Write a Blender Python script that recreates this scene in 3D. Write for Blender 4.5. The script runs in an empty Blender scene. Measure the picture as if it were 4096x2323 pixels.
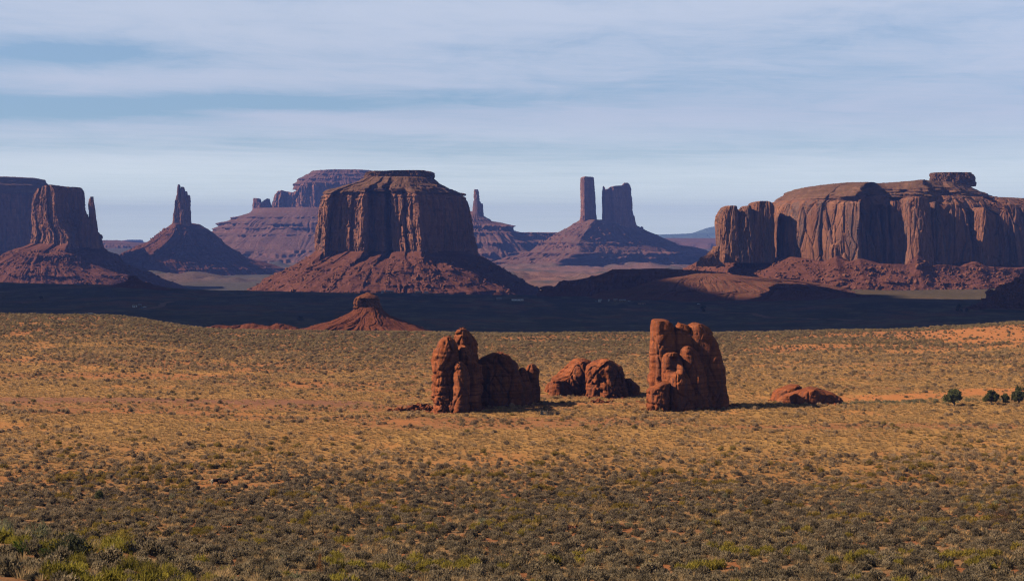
import bpy, bmesh, math, random
import numpy as np
from mathutils import Vector

random.seed(7)
R = np.random.RandomState(11)
S = bpy.context.scene
COL = S.collection

# ------------------------------------------------------------------ camera
F = 7000.0                     # focal length in photo pixels (photo 4096 x 2323)
HORIZON = 955.0
CZ = 60.0                      # camera height
PITCH = math.atan((1161.5 - HORIZON) / F)
cam = bpy.data.objects.new("camera", bpy.data.cameras.new("camera"))
COL.objects.link(cam)
cam.location = (0, 0, CZ)
cam.rotation_euler = (math.radians(90) - PITCH, 0, 0)
cam.data.sensor_width = 36.0
cam.data.lens = F / 4096.0 * 36.0
cam.data.clip_start = 1.0
cam.data.clip_end = 100000.0
S.camera = cam

# ------------------------------------------------------------------ light
SUN_EL, SUN_AZ = math.radians(35), math.radians(6)     # from the left, a little from behind the viewer
TO_SUN = Vector((-math.cos(SUN_AZ) * math.cos(SUN_EL), -math.sin(SUN_AZ) * math.cos(SUN_EL), math.sin(SUN_EL)))
sl = bpy.data.lights.new("sun", "SUN")
sl.energy = 5.0
sl.angle = math.radians(0.5)
sl.color = (1.0, 0.81, 0.58)
sun = bpy.data.objects.new("sun", sl)
COL.objects.link(sun)
sun.location = (-200, -50, 400)
sun.rotation_euler = (-TO_SUN).to_track_quat('-Z', 'Y').to_euler()

S.view_settings.view_transform = 'Standard'
S.view_settings.look = 'None'
S.view_settings.exposure = 0.5
S.view_settings.gamma = 1.0
S.view_settings.use_curve_mapping = False
S.cycles.use_denoising = True
S.cycles.denoising_input_passes = 'RGB_ALBEDO_NORMAL'
S.cycles.denoising_prefilter = 'NONE'
S.cycles.pixel_filter_type = 'BLACKMAN_HARRIS'
S.cycles.filter_width = 1.25
S.cycles.max_bounces = 4
S.cycles.diffuse_bounces = 0
S.cycles.volume_bounces = 0
S.cycles.use_adaptive_sampling = False


class NT:
    """tiny helper for building node trees"""
    def __init__(self, tree):
        self.t = tree
    def n(self, typ, **kw):
        nd = self.t.nodes.new(typ)
        for k, v in kw.items():
            setattr(nd, k, v)
        return nd
    def put(self, sock, v):
        if isinstance(v, bpy.types.NodeSocket):
            self.t.links.new(v, sock)
        elif v is not None:
            sock.default_value = v
    def math(self, op, a, b=None, c=None, clamp=False):
        m = self.n('ShaderNodeMath', operation=op, use_clamp=clamp)
        self.put(m.inputs[0], a); self.put(m.inputs[1], b)
        if c is not None: self.put(m.inputs[2], c)
        return m.outputs[0]
    def vmul(self, a, v):
        m = self.n('ShaderNodeVectorMath', operation='MULTIPLY')
        self.put(m.inputs[0], a); self.put(m.inputs[1], v)
        return m.outputs[0]
    def noise(self, vec, scale=1.0, detail=4, rough=0.55, dist=0.0):
        m = self.n('ShaderNodeTexNoise')
        self.put(m.inputs['Vector'], vec)
        m.inputs['Scale'].default_value = scale
        m.inputs['Detail'].default_value = detail
        m.inputs['Roughness'].default_value = rough
        m.inputs['Distortion'].default_value = dist
        return m.outputs['Fac']
    def step(self, v, lo, hi, a=0.0, b=1.0):
        m = self.n('ShaderNodeMapRange', interpolation_type='SMOOTHSTEP')
        self.put(m.inputs[0], v)
        for i, q in enumerate((lo, hi, a, b)):
            m.inputs[1 + i].default_value = q
        return m.outputs[0]
    def mix(self, fac, a, b, mode='MIX'):
        m = self.n('ShaderNodeMix', data_type='RGBA', blend_type=mode)
        self.put(m.inputs[0], fac)
        for s, v in ((m.inputs[6], a), (m.inputs[7], b)):
            self.put(s, (*v, 1) if isinstance(v, tuple) and len(v) == 3 else v)
        return m.outputs[2]


world = bpy.data.worlds.new("World")
S.world = world
world.use_nodes = True
wt = NT(world.node_tree)
world.node_tree.nodes.clear()
sky = wt.n('ShaderNodeTexSky', sky_type='NISHITA')
sky.sun_disc = False
sky.sun_elevation = SUN_EL
sky.sun_rotation = math.atan2(TO_SUN.x, TO_SUN.y)
sky.altitude = 1700
sky.air_density = 1.0
sky.dust_density = 0.6
sky.ozone_density = 2.0
tc = wt.n('ShaderNodeTexCoord')
sp = wt.n('ShaderNodeSeparateXYZ')
wt.put(sp.inputs[0], tc.outputs['Generated'])
wx, wy, wz = sp.outputs
azi = wt.math('ARCTAN2', wx, wy)                     # bearing, 0 straight ahead, + to the right
ele = wt.math('ARCSINE', wz)
zz = wt.math('ADD', wt.math('MAXIMUM', ele, 0.0), 0.055)
cb = wt.n('ShaderNodeCombineXYZ')
wt.put(cb.inputs[0], wt.math('MULTIPLY', azi, 6.0))
wt.put(cb.inputs[1], wt.math('ADD', wt.math('DIVIDE', 0.9, zz), wt.math('MULTIPLY', azi, -1.2)))
n1 = wt.noise(cb.outputs[0], 0.6, 9, 0.66, 0.6)
n2 = wt.noise(wt.vmul(cb.outputs[0], (1.6, 1.3, 1.0)), 1.5, 9, 0.66, 1.0)


def blob(az0, el0, saz, sel, slope=0.0):
    """soft ellipse in sky bearings (radians)"""
    da = wt.math('DIVIDE', wt.math('SUBTRACT', azi, az0), saz)
    e = wt.math('SUBTRACT', wt.math('SUBTRACT', ele, el0), wt.math('MULTIPLY', wt.math('SUBTRACT', azi, az0), slope))
    de = wt.math('DIVIDE', e, sel)
    r2 = wt.math('ADD', wt.math('MULTIPLY', da, da), wt.math('MULTIPLY', de, de))
    return wt.math('EXPONENT', wt.math('MULTIPLY', r2, -1.0))


def sky_at(u, v):
    return (u - 2048) / F, (HORIZON - v) / F


gaps = None
for (u, v, su, sv, w) in ((300, 240, 560, 62, .75), (850, 425, 1250, 44, .7), (2900, 330, 900, 60, .2), (60, 480, 500, 40, .25),
                          (2050, 190, 700, 60, .25), (600, 590, 1500, 45, .22), (2700, 600, 1200, 40, .2), (3500, 160, 800, 60, .1)):
    a, e = sky_at(u, v)
    g = wt.math('MULTIPLY', blob(a, e, su / F, sv / F, 0.02), w)
    gaps = g if gaps is None else wt.math('ADD', gaps, g)
wisp = None
for (u, v, su, sv, w, sl_) in ((1250, 480, 420, 24, .42, -0.06), (1000, 200, 1500, 70, .2, 0.03), (1500, 60, 1500, 60, .14, 0), (2600, 470, 1100, 70, .12, 0.0),
                               (500, 650, 900, 40, .18, 0.0), (700, 330, 800, 30, .16, 0.01)):
    a, e = sky_at(u, v)
    g = wt.math('MULTIPLY', blob(a, e, su / F, sv / F, sl_), w)
    wisp = g if wisp is None else wt.math('ADD', wisp, g)
cl = wt.math('MULTIPLY', wt.math('ADD', wt.math('MULTIPLY', wt.math('SUBTRACT', n1, 0.5), 0.8), wt.math('MULTIPLY', wt.math('SUBTRACT', n2, 0.5), 0.75)), wt.step(ele, 0.015, 0.08, 0.25, 1.0))
n3 = wt.noise(wt.vmul(cb.outputs[0], (0.7, 2.6, 1.0)), 3.0, 8, 0.7, 0.5)
cl = wt.math('ADD', cl, wt.math('MULTIPLY', wt.math('SUBTRACT', n3, 0.5), 0.4))
cl = wt.math('ADD', cl, 0.84)
cl = wt.math('ADD', wt.math('SUBTRACT', cl, gaps), wisp)
cover = wt.math('MAXIMUM', wt.step(cl, 0.0, 1.1), 0.3)
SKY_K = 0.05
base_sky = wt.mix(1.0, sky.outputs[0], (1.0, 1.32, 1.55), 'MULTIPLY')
base_sky = wt.mix(wt.step(ele, 0.13, 0.45), base_sky, wt.mix(1.0, base_sky, (0.24, 0.19, 0.155), 'MULTIPLY'))   # overhead sky dimmed and made less blue, to cut fill in the shadows
cloud_col = wt.mix(wt.step(ele, 0.0, 0.075), (1.0 / SKY_K, 1.09 / SKY_K, 0.99 / SKY_K), (0.43 / SKY_K, 0.485 / SKY_K, 0.595 / SKY_K))
fade = wt.step(ele, 0.0, 0.05, 1.0, 0.96)          # thin cloud melts into clear air at the horizon
high = wt.step(ele, 0.14, 0.26, 1.0, 0.05)           # and the zenith is mostly open
fac = wt.math('MULTIPLY', wt.math('MULTIPLY', cover, fade), high)
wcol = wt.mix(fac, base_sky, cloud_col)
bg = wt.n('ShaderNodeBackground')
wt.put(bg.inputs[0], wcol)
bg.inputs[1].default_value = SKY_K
wo = wt.n('ShaderNodeOutputWorld')
world.node_tree.links.new(bg.outputs[0], wo.inputs[0])


# ------------------------------------------------------------------ pixel <-> place
cp_, sp_ = math.cos(PITCH), math.sin(PITCH)
def PX(u, v, d):
    dx, dy = u - 2048.0, 1161.5 - v
    yy = F * cp_ + dy * sp_
    return dx * d / yy, d, CZ + (dy * cp_ - F * sp_) * d / yy
def XU(u, d): return PX(u, 1100, d)[0]
def ZV(v, d): return PX(2048, v, d)[2]


# ------------------------------------------------------------------ numpy noise
def _h(ix, iy, iz, seed):
    h = (ix.astype(np.int64) * 374761393 + iy.astype(np.int64) * 668265263 + iz.astype(np.int64) * 2147483647 + seed * 974634777) & 0xFFFFFFFF
    h = ((h ^ (h >> 13)) * 1274126177) & 0xFFFFFFFF
    h = ((h ^ (h >> 16)) * 2246822519) & 0xFFFFFFFF
    return ((h ^ (h >> 15)) & 0xFFFFFF) / float(0xFFFFFF)

def vn(x, y, z=0.0, seed=0):
    x, y, z = np.broadcast_arrays(np.asarray(x, float), np.asarray(y, float), np.asarray(z, float))
    fx, fy, fz = np.floor(x), np.floor(y), np.floor(z)
    tx, ty, tz = x - fx, y - fy, z - fz
    tx = tx * tx * (3 - 2 * tx); ty = ty * ty * (3 - 2 * ty); tz = tz * tz * (3 - 2 * tz)
    out = 0
    for a in (0, 1):
        wa = tx if a else 1 - tx
        for b in (0, 1):
            wb = ty if b else 1 - ty
            for c in (0, 1):
                wc = tz if c else 1 - tz
                out = out + wa * wb * wc * _h(fx + a, fy + b, fz + c, seed)
    return out * 2 - 1

def fbm(x, y, z=0.0, seed=0, o=4, g=0.5):
    a, s, t = 1.0, 0, 0
    for k in range(o):
        q = 2.03 ** k
        s = s + a * vn(x * q, y * q, z * q if not np.isscalar(z) or z else 0.0, seed + k * 17)
        t += a; a *= g
    return s / t

def worley(x, y, z, seed=0):
    """random value of the nearest cell, and the distance to the cell border"""
    x, y, z = np.broadcast_arrays(x, y, z)
    fx, fy, fz = np.floor(x), np.floor(y), np.floor(z)
    d1 = np.full(x.shape, 9.0); d2 = np.full(x.shape, 9.0); val = np.zeros(x.shape)
    for a in (-1, 0, 1):
        for b in (-1, 0, 1):
            for c in (-1, 0, 1):
                cx, cy, cz = fx + a, fy + b, fz + c
                dd = ((cx + _h(cx, cy, cz, seed) - x) ** 2 + (cy + _h(cx, cy, cz, seed + 1) - y) ** 2 + (cz + _h(cx, cy, cz, seed + 2) - z) ** 2)
                near = dd < d1
                d2 = np.where(near, d1, np.minimum(d2, dd))
                val = np.where(near, _h(cx, cy, cz, seed + 3), val)
                d1 = np.where(near, dd, d1)
    return val, np.sqrt(d2) - np.sqrt(d1)

def sstep(x, a, b):
    t = np.clip((x - a) / (b - a), 0, 1)
    return t * t * (3 - 2 * t)


# ------------------------------------------------------------------ objects
def thing(name, label, cat, loc, group=None, rz=0.0):
    o = bpy.data.objects.new(name, None)
    o.empty_display_size = 1
    COL.objects.link(o)
    o.location = loc; o.rotation_euler = (0, 0, rz)
    o["label"] = label; o["category"] = cat
    if group: o["group"] = group
    return o

def tag(o, label=None, cat=None, group=None, kind=None):
    for k, v in (("label", label), ("category", cat), ("group", group), ("kind", kind)):
        if v: o[k] = v
    return o

def mesh_np(name, V, faces4=None, faces3=None, mat=None, parent=None, smooth=False):
    """one mesh object from numpy arrays of points, quads and triangles (points in world coordinates when parented)"""
    V = np.asarray(V, np.float32).reshape(-1, 3).copy()
    if parent is not None:
        V -= np.array(parent.location, np.float32)
    me = bpy.data.meshes.new(name)
    f4 = np.zeros((0, 4), np.int32) if faces4 is None else np.asarray(faces4, np.int32).reshape(-1, 4)
    f3 = np.zeros((0, 3), np.int32) if faces3 is None else np.asarray(faces3, np.int32).reshape(-1, 3)
    nl = f4.size + f3.size
    me.vertices.add(len(V)); me.loops.add(nl); me.polygons.add(len(f4) + len(f3))
    me.vertices.foreach_set("co", V.ravel())
    me.loops.foreach_set("vertex_index", np.concatenate([f4.ravel(), f3.ravel()]).astype(np.int32))
    st = np.concatenate([np.arange(len(f4)) * 4, f4.size + np.arange(len(f3)) * 3]).astype(np.int32)
    tot = np.concatenate([np.full(len(f4), 4), np.full(len(f3), 3)]).astype(np.int32)
    me.polygons.foreach_set("loop_start", st)
    me.polygons.foreach_set("loop_total", tot)
    me.polygons.foreach_set("use_smooth", np.full(len(tot), smooth))
    me.update(calc_edges=True)
    me.validate()
    if mat: me.materials.append(mat)
    o = bpy.data.objects.new(name, me)
    COL.objects.link(o)
    if parent is not None: o.parent = parent
    return o

def bm_obj(name, bm, mat, parent=None, smooth=False):
    me = bpy.data.meshes.new(name)
    bmesh.ops.recalc_face_normals(bm, faces=bm.faces)
    bm.to_mesh(me); bm.free()
    for p in me.polygons: p.use_smooth = smooth
    me.materials.append(mat)
    o = bpy.data.objects.new(name, me)
    COL.objects.link(o)
    if parent is not None: o.parent = parent
    return o

def box(bm, x0, x1, y0, y1, z0, z1):
    vs = [bm.verts.new(p) for p in ((x0, y0, z0), (x1, y0, z0), (x1, y1, z0), (x0, y1, z0), (x0, y0, z1), (x1, y0, z1), (x1, y1, z1), (x0, y1, z1))]
    for f in ((0, 1, 5, 4), (1, 2, 6, 5), (2, 3, 7, 6), (3, 0, 4, 7), (4, 5, 6, 7), (3, 2, 1, 0)):
        bm.faces.new([vs[i] for i in f])

def tube(bm, pts, rad, n=8):
    """tapered tube through points"""
    rings = []
    for i, p in enumerate(pts):
        p = Vector(p)
        a = Vector(pts[max(i - 1, 0)]); b = Vector(pts[min(i + 1, len(pts) - 1)])
        t = (b - a).normalized()
        s = t.cross(Vector((0, 0, 1)) if abs(t.z) < .95 else Vector((0, 1, 0))).normalized()
        w = s.cross(t)
        r = rad[i] if not isinstance(rad[i], tuple) else None
        rs, rw = (r, r) if r is not None else rad[i]
        rings.append([bm.verts.new(p + s * math.cos(k * 2 * math.pi / n) * rs + w * math.sin(k * 2 * math.pi / n) * rw) for k in range(n)])
    for a, b in zip(rings, rings[1:]):
        for k in range(n):
            bm.faces.new((a[k], a[(k + 1) % n], b[(k + 1) % n], b[k]))
    bm.faces.new(rings[0]); bm.faces.new(rings[-1])


# ------------------------------------------------------------------ materials
def new_mat(name):
    m = bpy.data.materials.new(name)
    m.use_nodes = True
    nt = NT(m.node_tree)
    bs = m.node_tree.nodes['Principled BSDF']
    bs.inputs['Roughness'].default_value = 0.95
    bs.inputs['Specular IOR Level'].default_value = 0.08
    return m, nt, bs

def rock_mat(name, main, pale, dark, k=1.0, streak=0.5, strata=0.4, cuts=0.0, green=None):
    """sandstone: strata along z, dark vertical varnish streaks, grain; k scales every feature (1 = a butte, >1 = a smaller rock)"""
    m, nt, bs = new_mat(name)
    g = nt.n('ShaderNodeNewGeometry')
    pos = g.outputs['Position']
    st = nt.noise(nt.vmul(pos, (0.004 * k, 0.004 * k, 0.16 * k)), 1.0, 5, 0.6)
    blot = nt.noise(nt.vmul(pos, (0.02 * k, 0.02 * k, 0.012 * k)), 1.0, 5, 0.6, 0.5)
    sk = nt.noise(nt.vmul(pos, (0.085 * k, 0.085 * k, 0.007 * k)), 1.0, 6, 0.6, 0.6)
    fine = nt.noise(nt.vmul(pos, (0.4 * k, 0.4 * k, 0.4 * k)), 1.0, 5, 0.65)
    c = nt.mix(nt.step(blot, 0.35, 0.65), main, pale)
    vo = nt.n('ShaderNodeTexVoronoi'); nt.put(vo.inputs['Vector'], nt.vmul(pos, (0.13 * k, 0.13 * k, 0.045 * k))); vo.inputs['Scale'].default_value = 1.0
    ve = nt.n('ShaderNodeTexVoronoi', feature='DISTANCE_TO_EDGE'); nt.put(ve.inputs['Vector'], nt.vmul(pos, (0.13 * k, 0.13 * k, 0.045 * k))); ve.inputs['Scale'].default_value = 1.0
    sv = nt.n('ShaderNodeSeparateColor'); nt.put(sv.inputs[0], vo.outputs['Color'])
    c = nt.mix(nt.math('MULTIPLY', nt.step(sv.outputs[0], 0.1, 0.9), 0.5), c, tuple(x * 0.6 for x in main))
    st2 = nt.noise(nt.vmul(pos, (0.006 * k, 0.006 * k, 0.055 * k)), 1.0, 3, 0.6)
    c = nt.mix(nt.math('MULTIPLY', nt.step(st2, 0.47, 0.6), strata * 0.8), c, tuple(x * 0.6 for x in main))
    c = nt.mix(nt.math('MULTIPLY', nt.step(st, 0.45, 0.62), strata), c, tuple(x * 0.5 for x in main))
    c = nt.mix(nt.math('MULTIPLY', nt.step(sk, 0.47, 0.62), streak), c, dark)
    c = nt.mix(nt.math('MULTIPLY', nt.step(fine, 0.3, 0.7), 0.45), c, tuple(min(1, x * 1.55) for x in main))
    if green:
        gr = nt.noise(nt.vmul(pos, (0.25 * k, 0.25 * k, 0.25 * k)), 1.0, 3, 0.7)
        nrm = nt.n('ShaderNodeSeparateXYZ'); nt.put(nrm.inputs[0], g.outputs['True Normal'])
        c = nt.mix(nt.math('MULTIPLY', nt.step(gr, 0.52, 0.62), nt.step(nrm.outputs[2], 0.35, 0.8)), c, green)
    nt.put(bs.inputs['Base Color'], c)
    b = nt.n('ShaderNodeBump')
    b.inputs['Strength'].default_value = 0.55
    b.inputs['Distance'].default_value = 1.8 / k
    hs = nt.math('ADD', nt.noise(nt.vmul(pos, (0.25 * k, 0.25 * k, 0.12 * k)), 1.0, 6, 0.65), nt.math('ADD', nt.math('MULTIPLY', st, 0.6), nt.math('ADD', nt.step(ve.outputs['Distance'], 0.0, 0.07, 0.0, 0.45), nt.math('MULTIPLY', sv.outputs[1], 0.5))))
    nt.put(b.inputs['Height'], hs)
    nt.put(bs.inputs['Normal'], b.outputs[0])
    return m

def plain_mat(name, col, var=0.35, scale=2.0, rough=0.9):
    m, nt, bs = new_mat(name)
    g = nt.n('ShaderNodeNewGeometry')
    f = nt.noise(g.outputs['Position'], scale, 4, 0.6)
    c = nt.mix(nt.step(f, 0.3, 0.7), tuple(x * (1 - var) for x in col), tuple(min(1, x * (1 + var)) for x in col))
    nt.put(bs.inputs['Base Color'], c)
    bs.inputs['Roughness'].default_value = rough
    return m

M_CLIFF = rock_mat("red_cliff_sandstone", (0.275, 0.117, 0.073), (0.389, 0.178, 0.108), (0.119, 0.086, 0.084), 1.0, 0.85, 0.3)
M_CLIFF_FAR = rock_mat("far_cliff_sandstone", (0.293, 0.126, 0.085), (0.384, 0.192, 0.126), (0.151, 0.085, 0.070), 0.8, 0.5, 0.3)
M_MESA = rock_mat("orange_cliff_sandstone", (0.205, 0.09, 0.054), (0.33, 0.15, 0.084), (0.10, 0.078, 0.078), 0.8, 0.9, 0.2)
M_TALUS = rock_mat("red_talus_shale", (0.137, 0.052, 0.034), (0.178, 0.072, 0.048), (0.084, 0.037, 0.030), 1.3, 0.25, 0.5)
M_TALUS_FAR = rock_mat("far_talus_shale", (0.162, 0.072, 0.058), (0.220, 0.104, 0.081), (0.099, 0.052, 0.049), 1.0, 0.3, 0.7, green=(0.139, 0.122, 0.093))
M_CAP = rock_mat("brown_cap_rock", (0.158, 0.076, 0.050), (0.238, 0.130, 0.086), (0.072, 0.043, 0.036), 2.0, 0.3, 0.7, green=(0.108, 0.086, 0.047))
M_ROCK = rock_mat("near_red_sandstone", (0.27, 0.080, 0.032), (0.40, 0.135, 0.055), (0.085, 0.056, 0.052), 8.0, 0.65, 0.95)
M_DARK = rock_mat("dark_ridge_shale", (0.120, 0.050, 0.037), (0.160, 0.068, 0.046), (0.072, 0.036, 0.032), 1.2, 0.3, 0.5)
M_MOUND = rock_mat("red_mound_shale", (0.152, 0.056, 0.032), (0.192, 0.076, 0.044), (0.104, 0.044, 0.029), 1.5, 0.25, 0.6, green=(0.136, 0.096, 0.056))
M_KNOB = rock_mat("red_knob_sandstone", (0.188, 0.064, 0.030), (0.232, 0.090, 0.042), (0.112, 0.041, 0.026), 4.0, 0.2, 0.7)
M_CONE = rock_mat("red_cone_shale", (0.145, 0.046, 0.024), (0.19, 0.064, 0.032), (0.10, 0.034, 0.022), 2.5, 0.35, 0.5)
M_BLUE = rock_mat("hazed_hill_forest", (0.11, 0.17, 0.18), (0.14, 0.20, 0.20), (0.10, 0.15, 0.16), 0.05, 0.2, 0.1)  # forest tone with the blue of distant haze mixed into the colour
M_STONE = rock_mat("loose_red_stone", (0.176, 0.070, 0.040), (0.248, 0.108, 0.066), (0.104, 0.048, 0.036), 6.0, 0.2, 0.2)


# ------------------------------------------------------------------ terrain
DD = [-150, 0, 60, 110, 130, 160, 200, 230, 260, 367, 450, 562, 700, 900, 1000, 1080, 1150, 1230, 1330, 1700, 2200, 2700, 3100, 3300, 3500, 4000, 5000, 6500, 8000, 10000, 14000, 20000, 24000]
ZC = {
 -200: [5, -2, -12, -20.5, -21.5, -30, -36, -39, -42, -52.8, -54, -54.6, -54.2, -50, -47.5, -46.2, -50, -58, -67, -80, -86, -84, -80.5, -79, -92, -135, -140, -134, -118, -60, -45, -40, -50],
  420: [5, -2, -12, -21, -22.5, -30, -36, -39, -42, -52.8, -54, -54.6, -54.2, -50.5, -48, -46.8, -51, -58, -67, -80, -87, -88, -86, -84, -98, -135, -140, -134, -118, -60, -45, -40, -50],
  900: [5, -2, -13, -22.5, -25, -31, -36, -39.3, -42.3, -52.8, -54, -54.8, -55.5, -55.5, -55.5, -56, -61, -65, -70, -84, -92, -96, -98, -97, -108, -140, -140, -134, -118, -60, -45, -40, -50],
 1500: [5, -2, -15, -24, -27, -31.5, -36.5, -39.6, -42.5, -52.8, -54.4, -55, -56, -57.5, -57.5, -57.8, -62, -66, -70.5, -86, -96, -101, -102, -101, -112, -150, -140, -130, -118, -60, -45, -40, -50],
 2100: [5, -2, -15, -24, -27, -31.5, -36.5, -39.6, -42.5, -52.8, -54.5, -55, -56, -57.5, -58, -58.2, -63, -67, -71, -88, -100, -105, -106, -106, -116, -135, -132, -128, -124, -85, -65, -55, -50],
 2800: [5, -2, -15, -24, -27, -31.5, -36.5, -39.6, -42.5, -52.8, -54.5, -55, -56, -57.5, -58, -58.2, -63, -67, -71, -88, -100, -105, -107, -108, -112, -125, -127, -126, -122, -90, -42, -38, -20],
 3500: [5, -2, -15, -24, -27, -31.5, -36.5, -39.6, -42.5, -52.8, -54.5, -55, -55, -55, -55.6, -56, -61, -66, -70, -85, -93, -95, -96, -96, -98, -110, -125, -126, -122, -90, -42, -38, -20],
 4300: [5, -2, -15, -24, -27, -31.5, -36.5, -39.6, -42.5, -52.8, -54, -54.3, -53.2, -50.5, -49.5, -49.5, -55, -62, -68, -80, -86, -90, -91, -92, -94, -100, -125, -126, -122, -90, -42, -38, -20],
}
_us = np.array(sorted(ZC))
_q = np.linspace(math.log(50), math.log(24150), 1400)
_tab = []
for u_ in _us:
    t_ = np.interp(_q, np.log(np.array(DD) + 200.0), ZC[u_])
    ker = np.hanning(23); ker /= ker.sum()
    _tab.append(np.convolve(np.pad(t_, 11, mode='edge'), ker, mode='valid'))
_tab = np.array(_tab)

def ground(x, y):
    x = np.asarray(x, float); y = np.asarray(y, float)
    q = np.log(np.clip(y, -149, 23900) + 200.0)
    fq = (q - _q[0]) / (_q[1] - _q[0])
    iq = np.clip(fq.astype(int), 0, len(_q) - 2); tq = fq - iq
    u = 2048 + F * x / np.maximum(y, 120)
    iu = np.clip(np.searchsorted(_us, u) - 1, 0, len(_us) - 2)
    tu = np.clip((u - _us[iu]) / (_us[iu + 1] - _us[iu]), 0, 1); tu = tu * tu * (3 - 2 * tu)
    a = _tab[iu, iq] * (1 - tq) + _tab[iu, iq + 1] * tq
    b = _tab[iu + 1, iq] * (1 - tq) + _tab[iu + 1, iq + 1] * tq
    z = a * (1 - tu) + b * tu
    z = z + 0.28 * fbm(x / 6, y / 6, seed=3, o=2) + 0.75 * vn(x / 38, y / 38, seed=5) * sstep(y, 60, 300)
    far = sstep(y, 1500, 4500)
    z = z + far * 4.0 * fbm(x / 260, y / 260, seed=8, o=3)
    bad = sstep(y, 4900, 5600) * (1 - sstep(y, 8600, 9300))
    z = z + bad * (38 * np.abs(fbm(x / 150, y / 150, seed=12, o=4)) * sstep(vn(x / 500, y / 300, seed=14), -0.2, 0.4))
    # a sandy rise under the near rocks, a sand dune at the right, gullies of the foreground
    return CZ + z

def gz(x, y): return float(ground(np.array([x]), np.array([y]))[0])

rows = [-150.0]
while rows[-1] < 22000:
    d_ = rows[-1]
    if d_ < 100: s_ = 10
    elif d_ < 1400: s_ = max(0.9, d_ * 0.0042)
    elif d_ < 5000: s_ = d_ * 0.005
    elif d_ < 9500: s_ = 17
    else: s_ = d_ * 0.012
    rows.append(d_ + s_)
rows = np.array(rows)
cols = np.concatenate([np.linspace(-1.1, -0.36, 40)[:-1], np.linspace(-0.36, 0.36, 480), np.linspace(0.36, 1.1, 40)[1:]])
GY, GU = np.meshgrid(rows, cols, indexing='ij')
GX = GU * np.maximum(GY, 260)
GZ = ground(GX, GY)

# bare / sandy places, as (photo column, depth, half width m, half depth m, strength): they are places on the plain
SANDY = [(3780, 612, 42, 11, .95), (3530, 600, 26, 7, .85), (4250, 625, 50, 15, .95), (2215, 572, 9, 5, 1.0), (2330, 575, 14, 4, .7), (2450, 580, 16, 10, .5),
         (3750, 1000, 80, 60, .55), (4100, 940, 60, 90, .8), (3350, 900, 50, 22, .55), (3000, 860, 60, 14, .5), (3900, 850, 60, 16, .5),
         (560, 690, 35, 12, .35), (1000, 770, 50, 10, .4), (560, 545, 18, 3, .6), (930, 548, 22, 3, .5)]
ROADS = [(-400, 592, 1500, 588, 10, .95), (1500, 588, 1700, 575, 5, .7), (3100, 760, 4300, 770, 7, .5)]

def sandiness(x, y):
    m = (0.25 + .2 * sstep(y, 380, 470)) * sstep(fbm(x / 16, y / 22, seed=31, o=3), 0.25, 0.5) * sstep(y, 40, 200)
    for (u, d, hw, hd, w) in SANDY:
        r = ((x - XU(u, d)) / hw) ** 2 + ((y - d) / hd) ** 2 + 0.5 * vn(x / 6, y / 4, seed=33)
        m = np.maximum(m, w * (1 - sstep(r, 0.5, 1.15)))
    return np.clip(m, 0, 1)

def roadiness(x, y):
    m = np.zeros_like(x)
    for (u0, d0, u1, d1, hw, w) in ROADS:
        x0, x1 = XU(u0, d0), XU(u1, d1)
        t = np.clip((x - x0) / (x1 - x0), 0, 1)
        yc = d0 + (d1 - d0) * t + 3 * vn(x / 40, 0.3, seed=40)
        inside = sstep(x, x0 - 6, x0 + 6) * (1 - sstep(x, x1 - 6, x1 + 6))
        m = np.maximum(m, w * inside * (1 - sstep(np.abs(y - yc) + 2 * vn(x / 9, y / 3, seed=41), hw * 0.6, hw * 1.3)))
    return m

def lerp(a, b, w): return a * (1 - w[..., None]) + np.array(b) * w[..., None]

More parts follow.
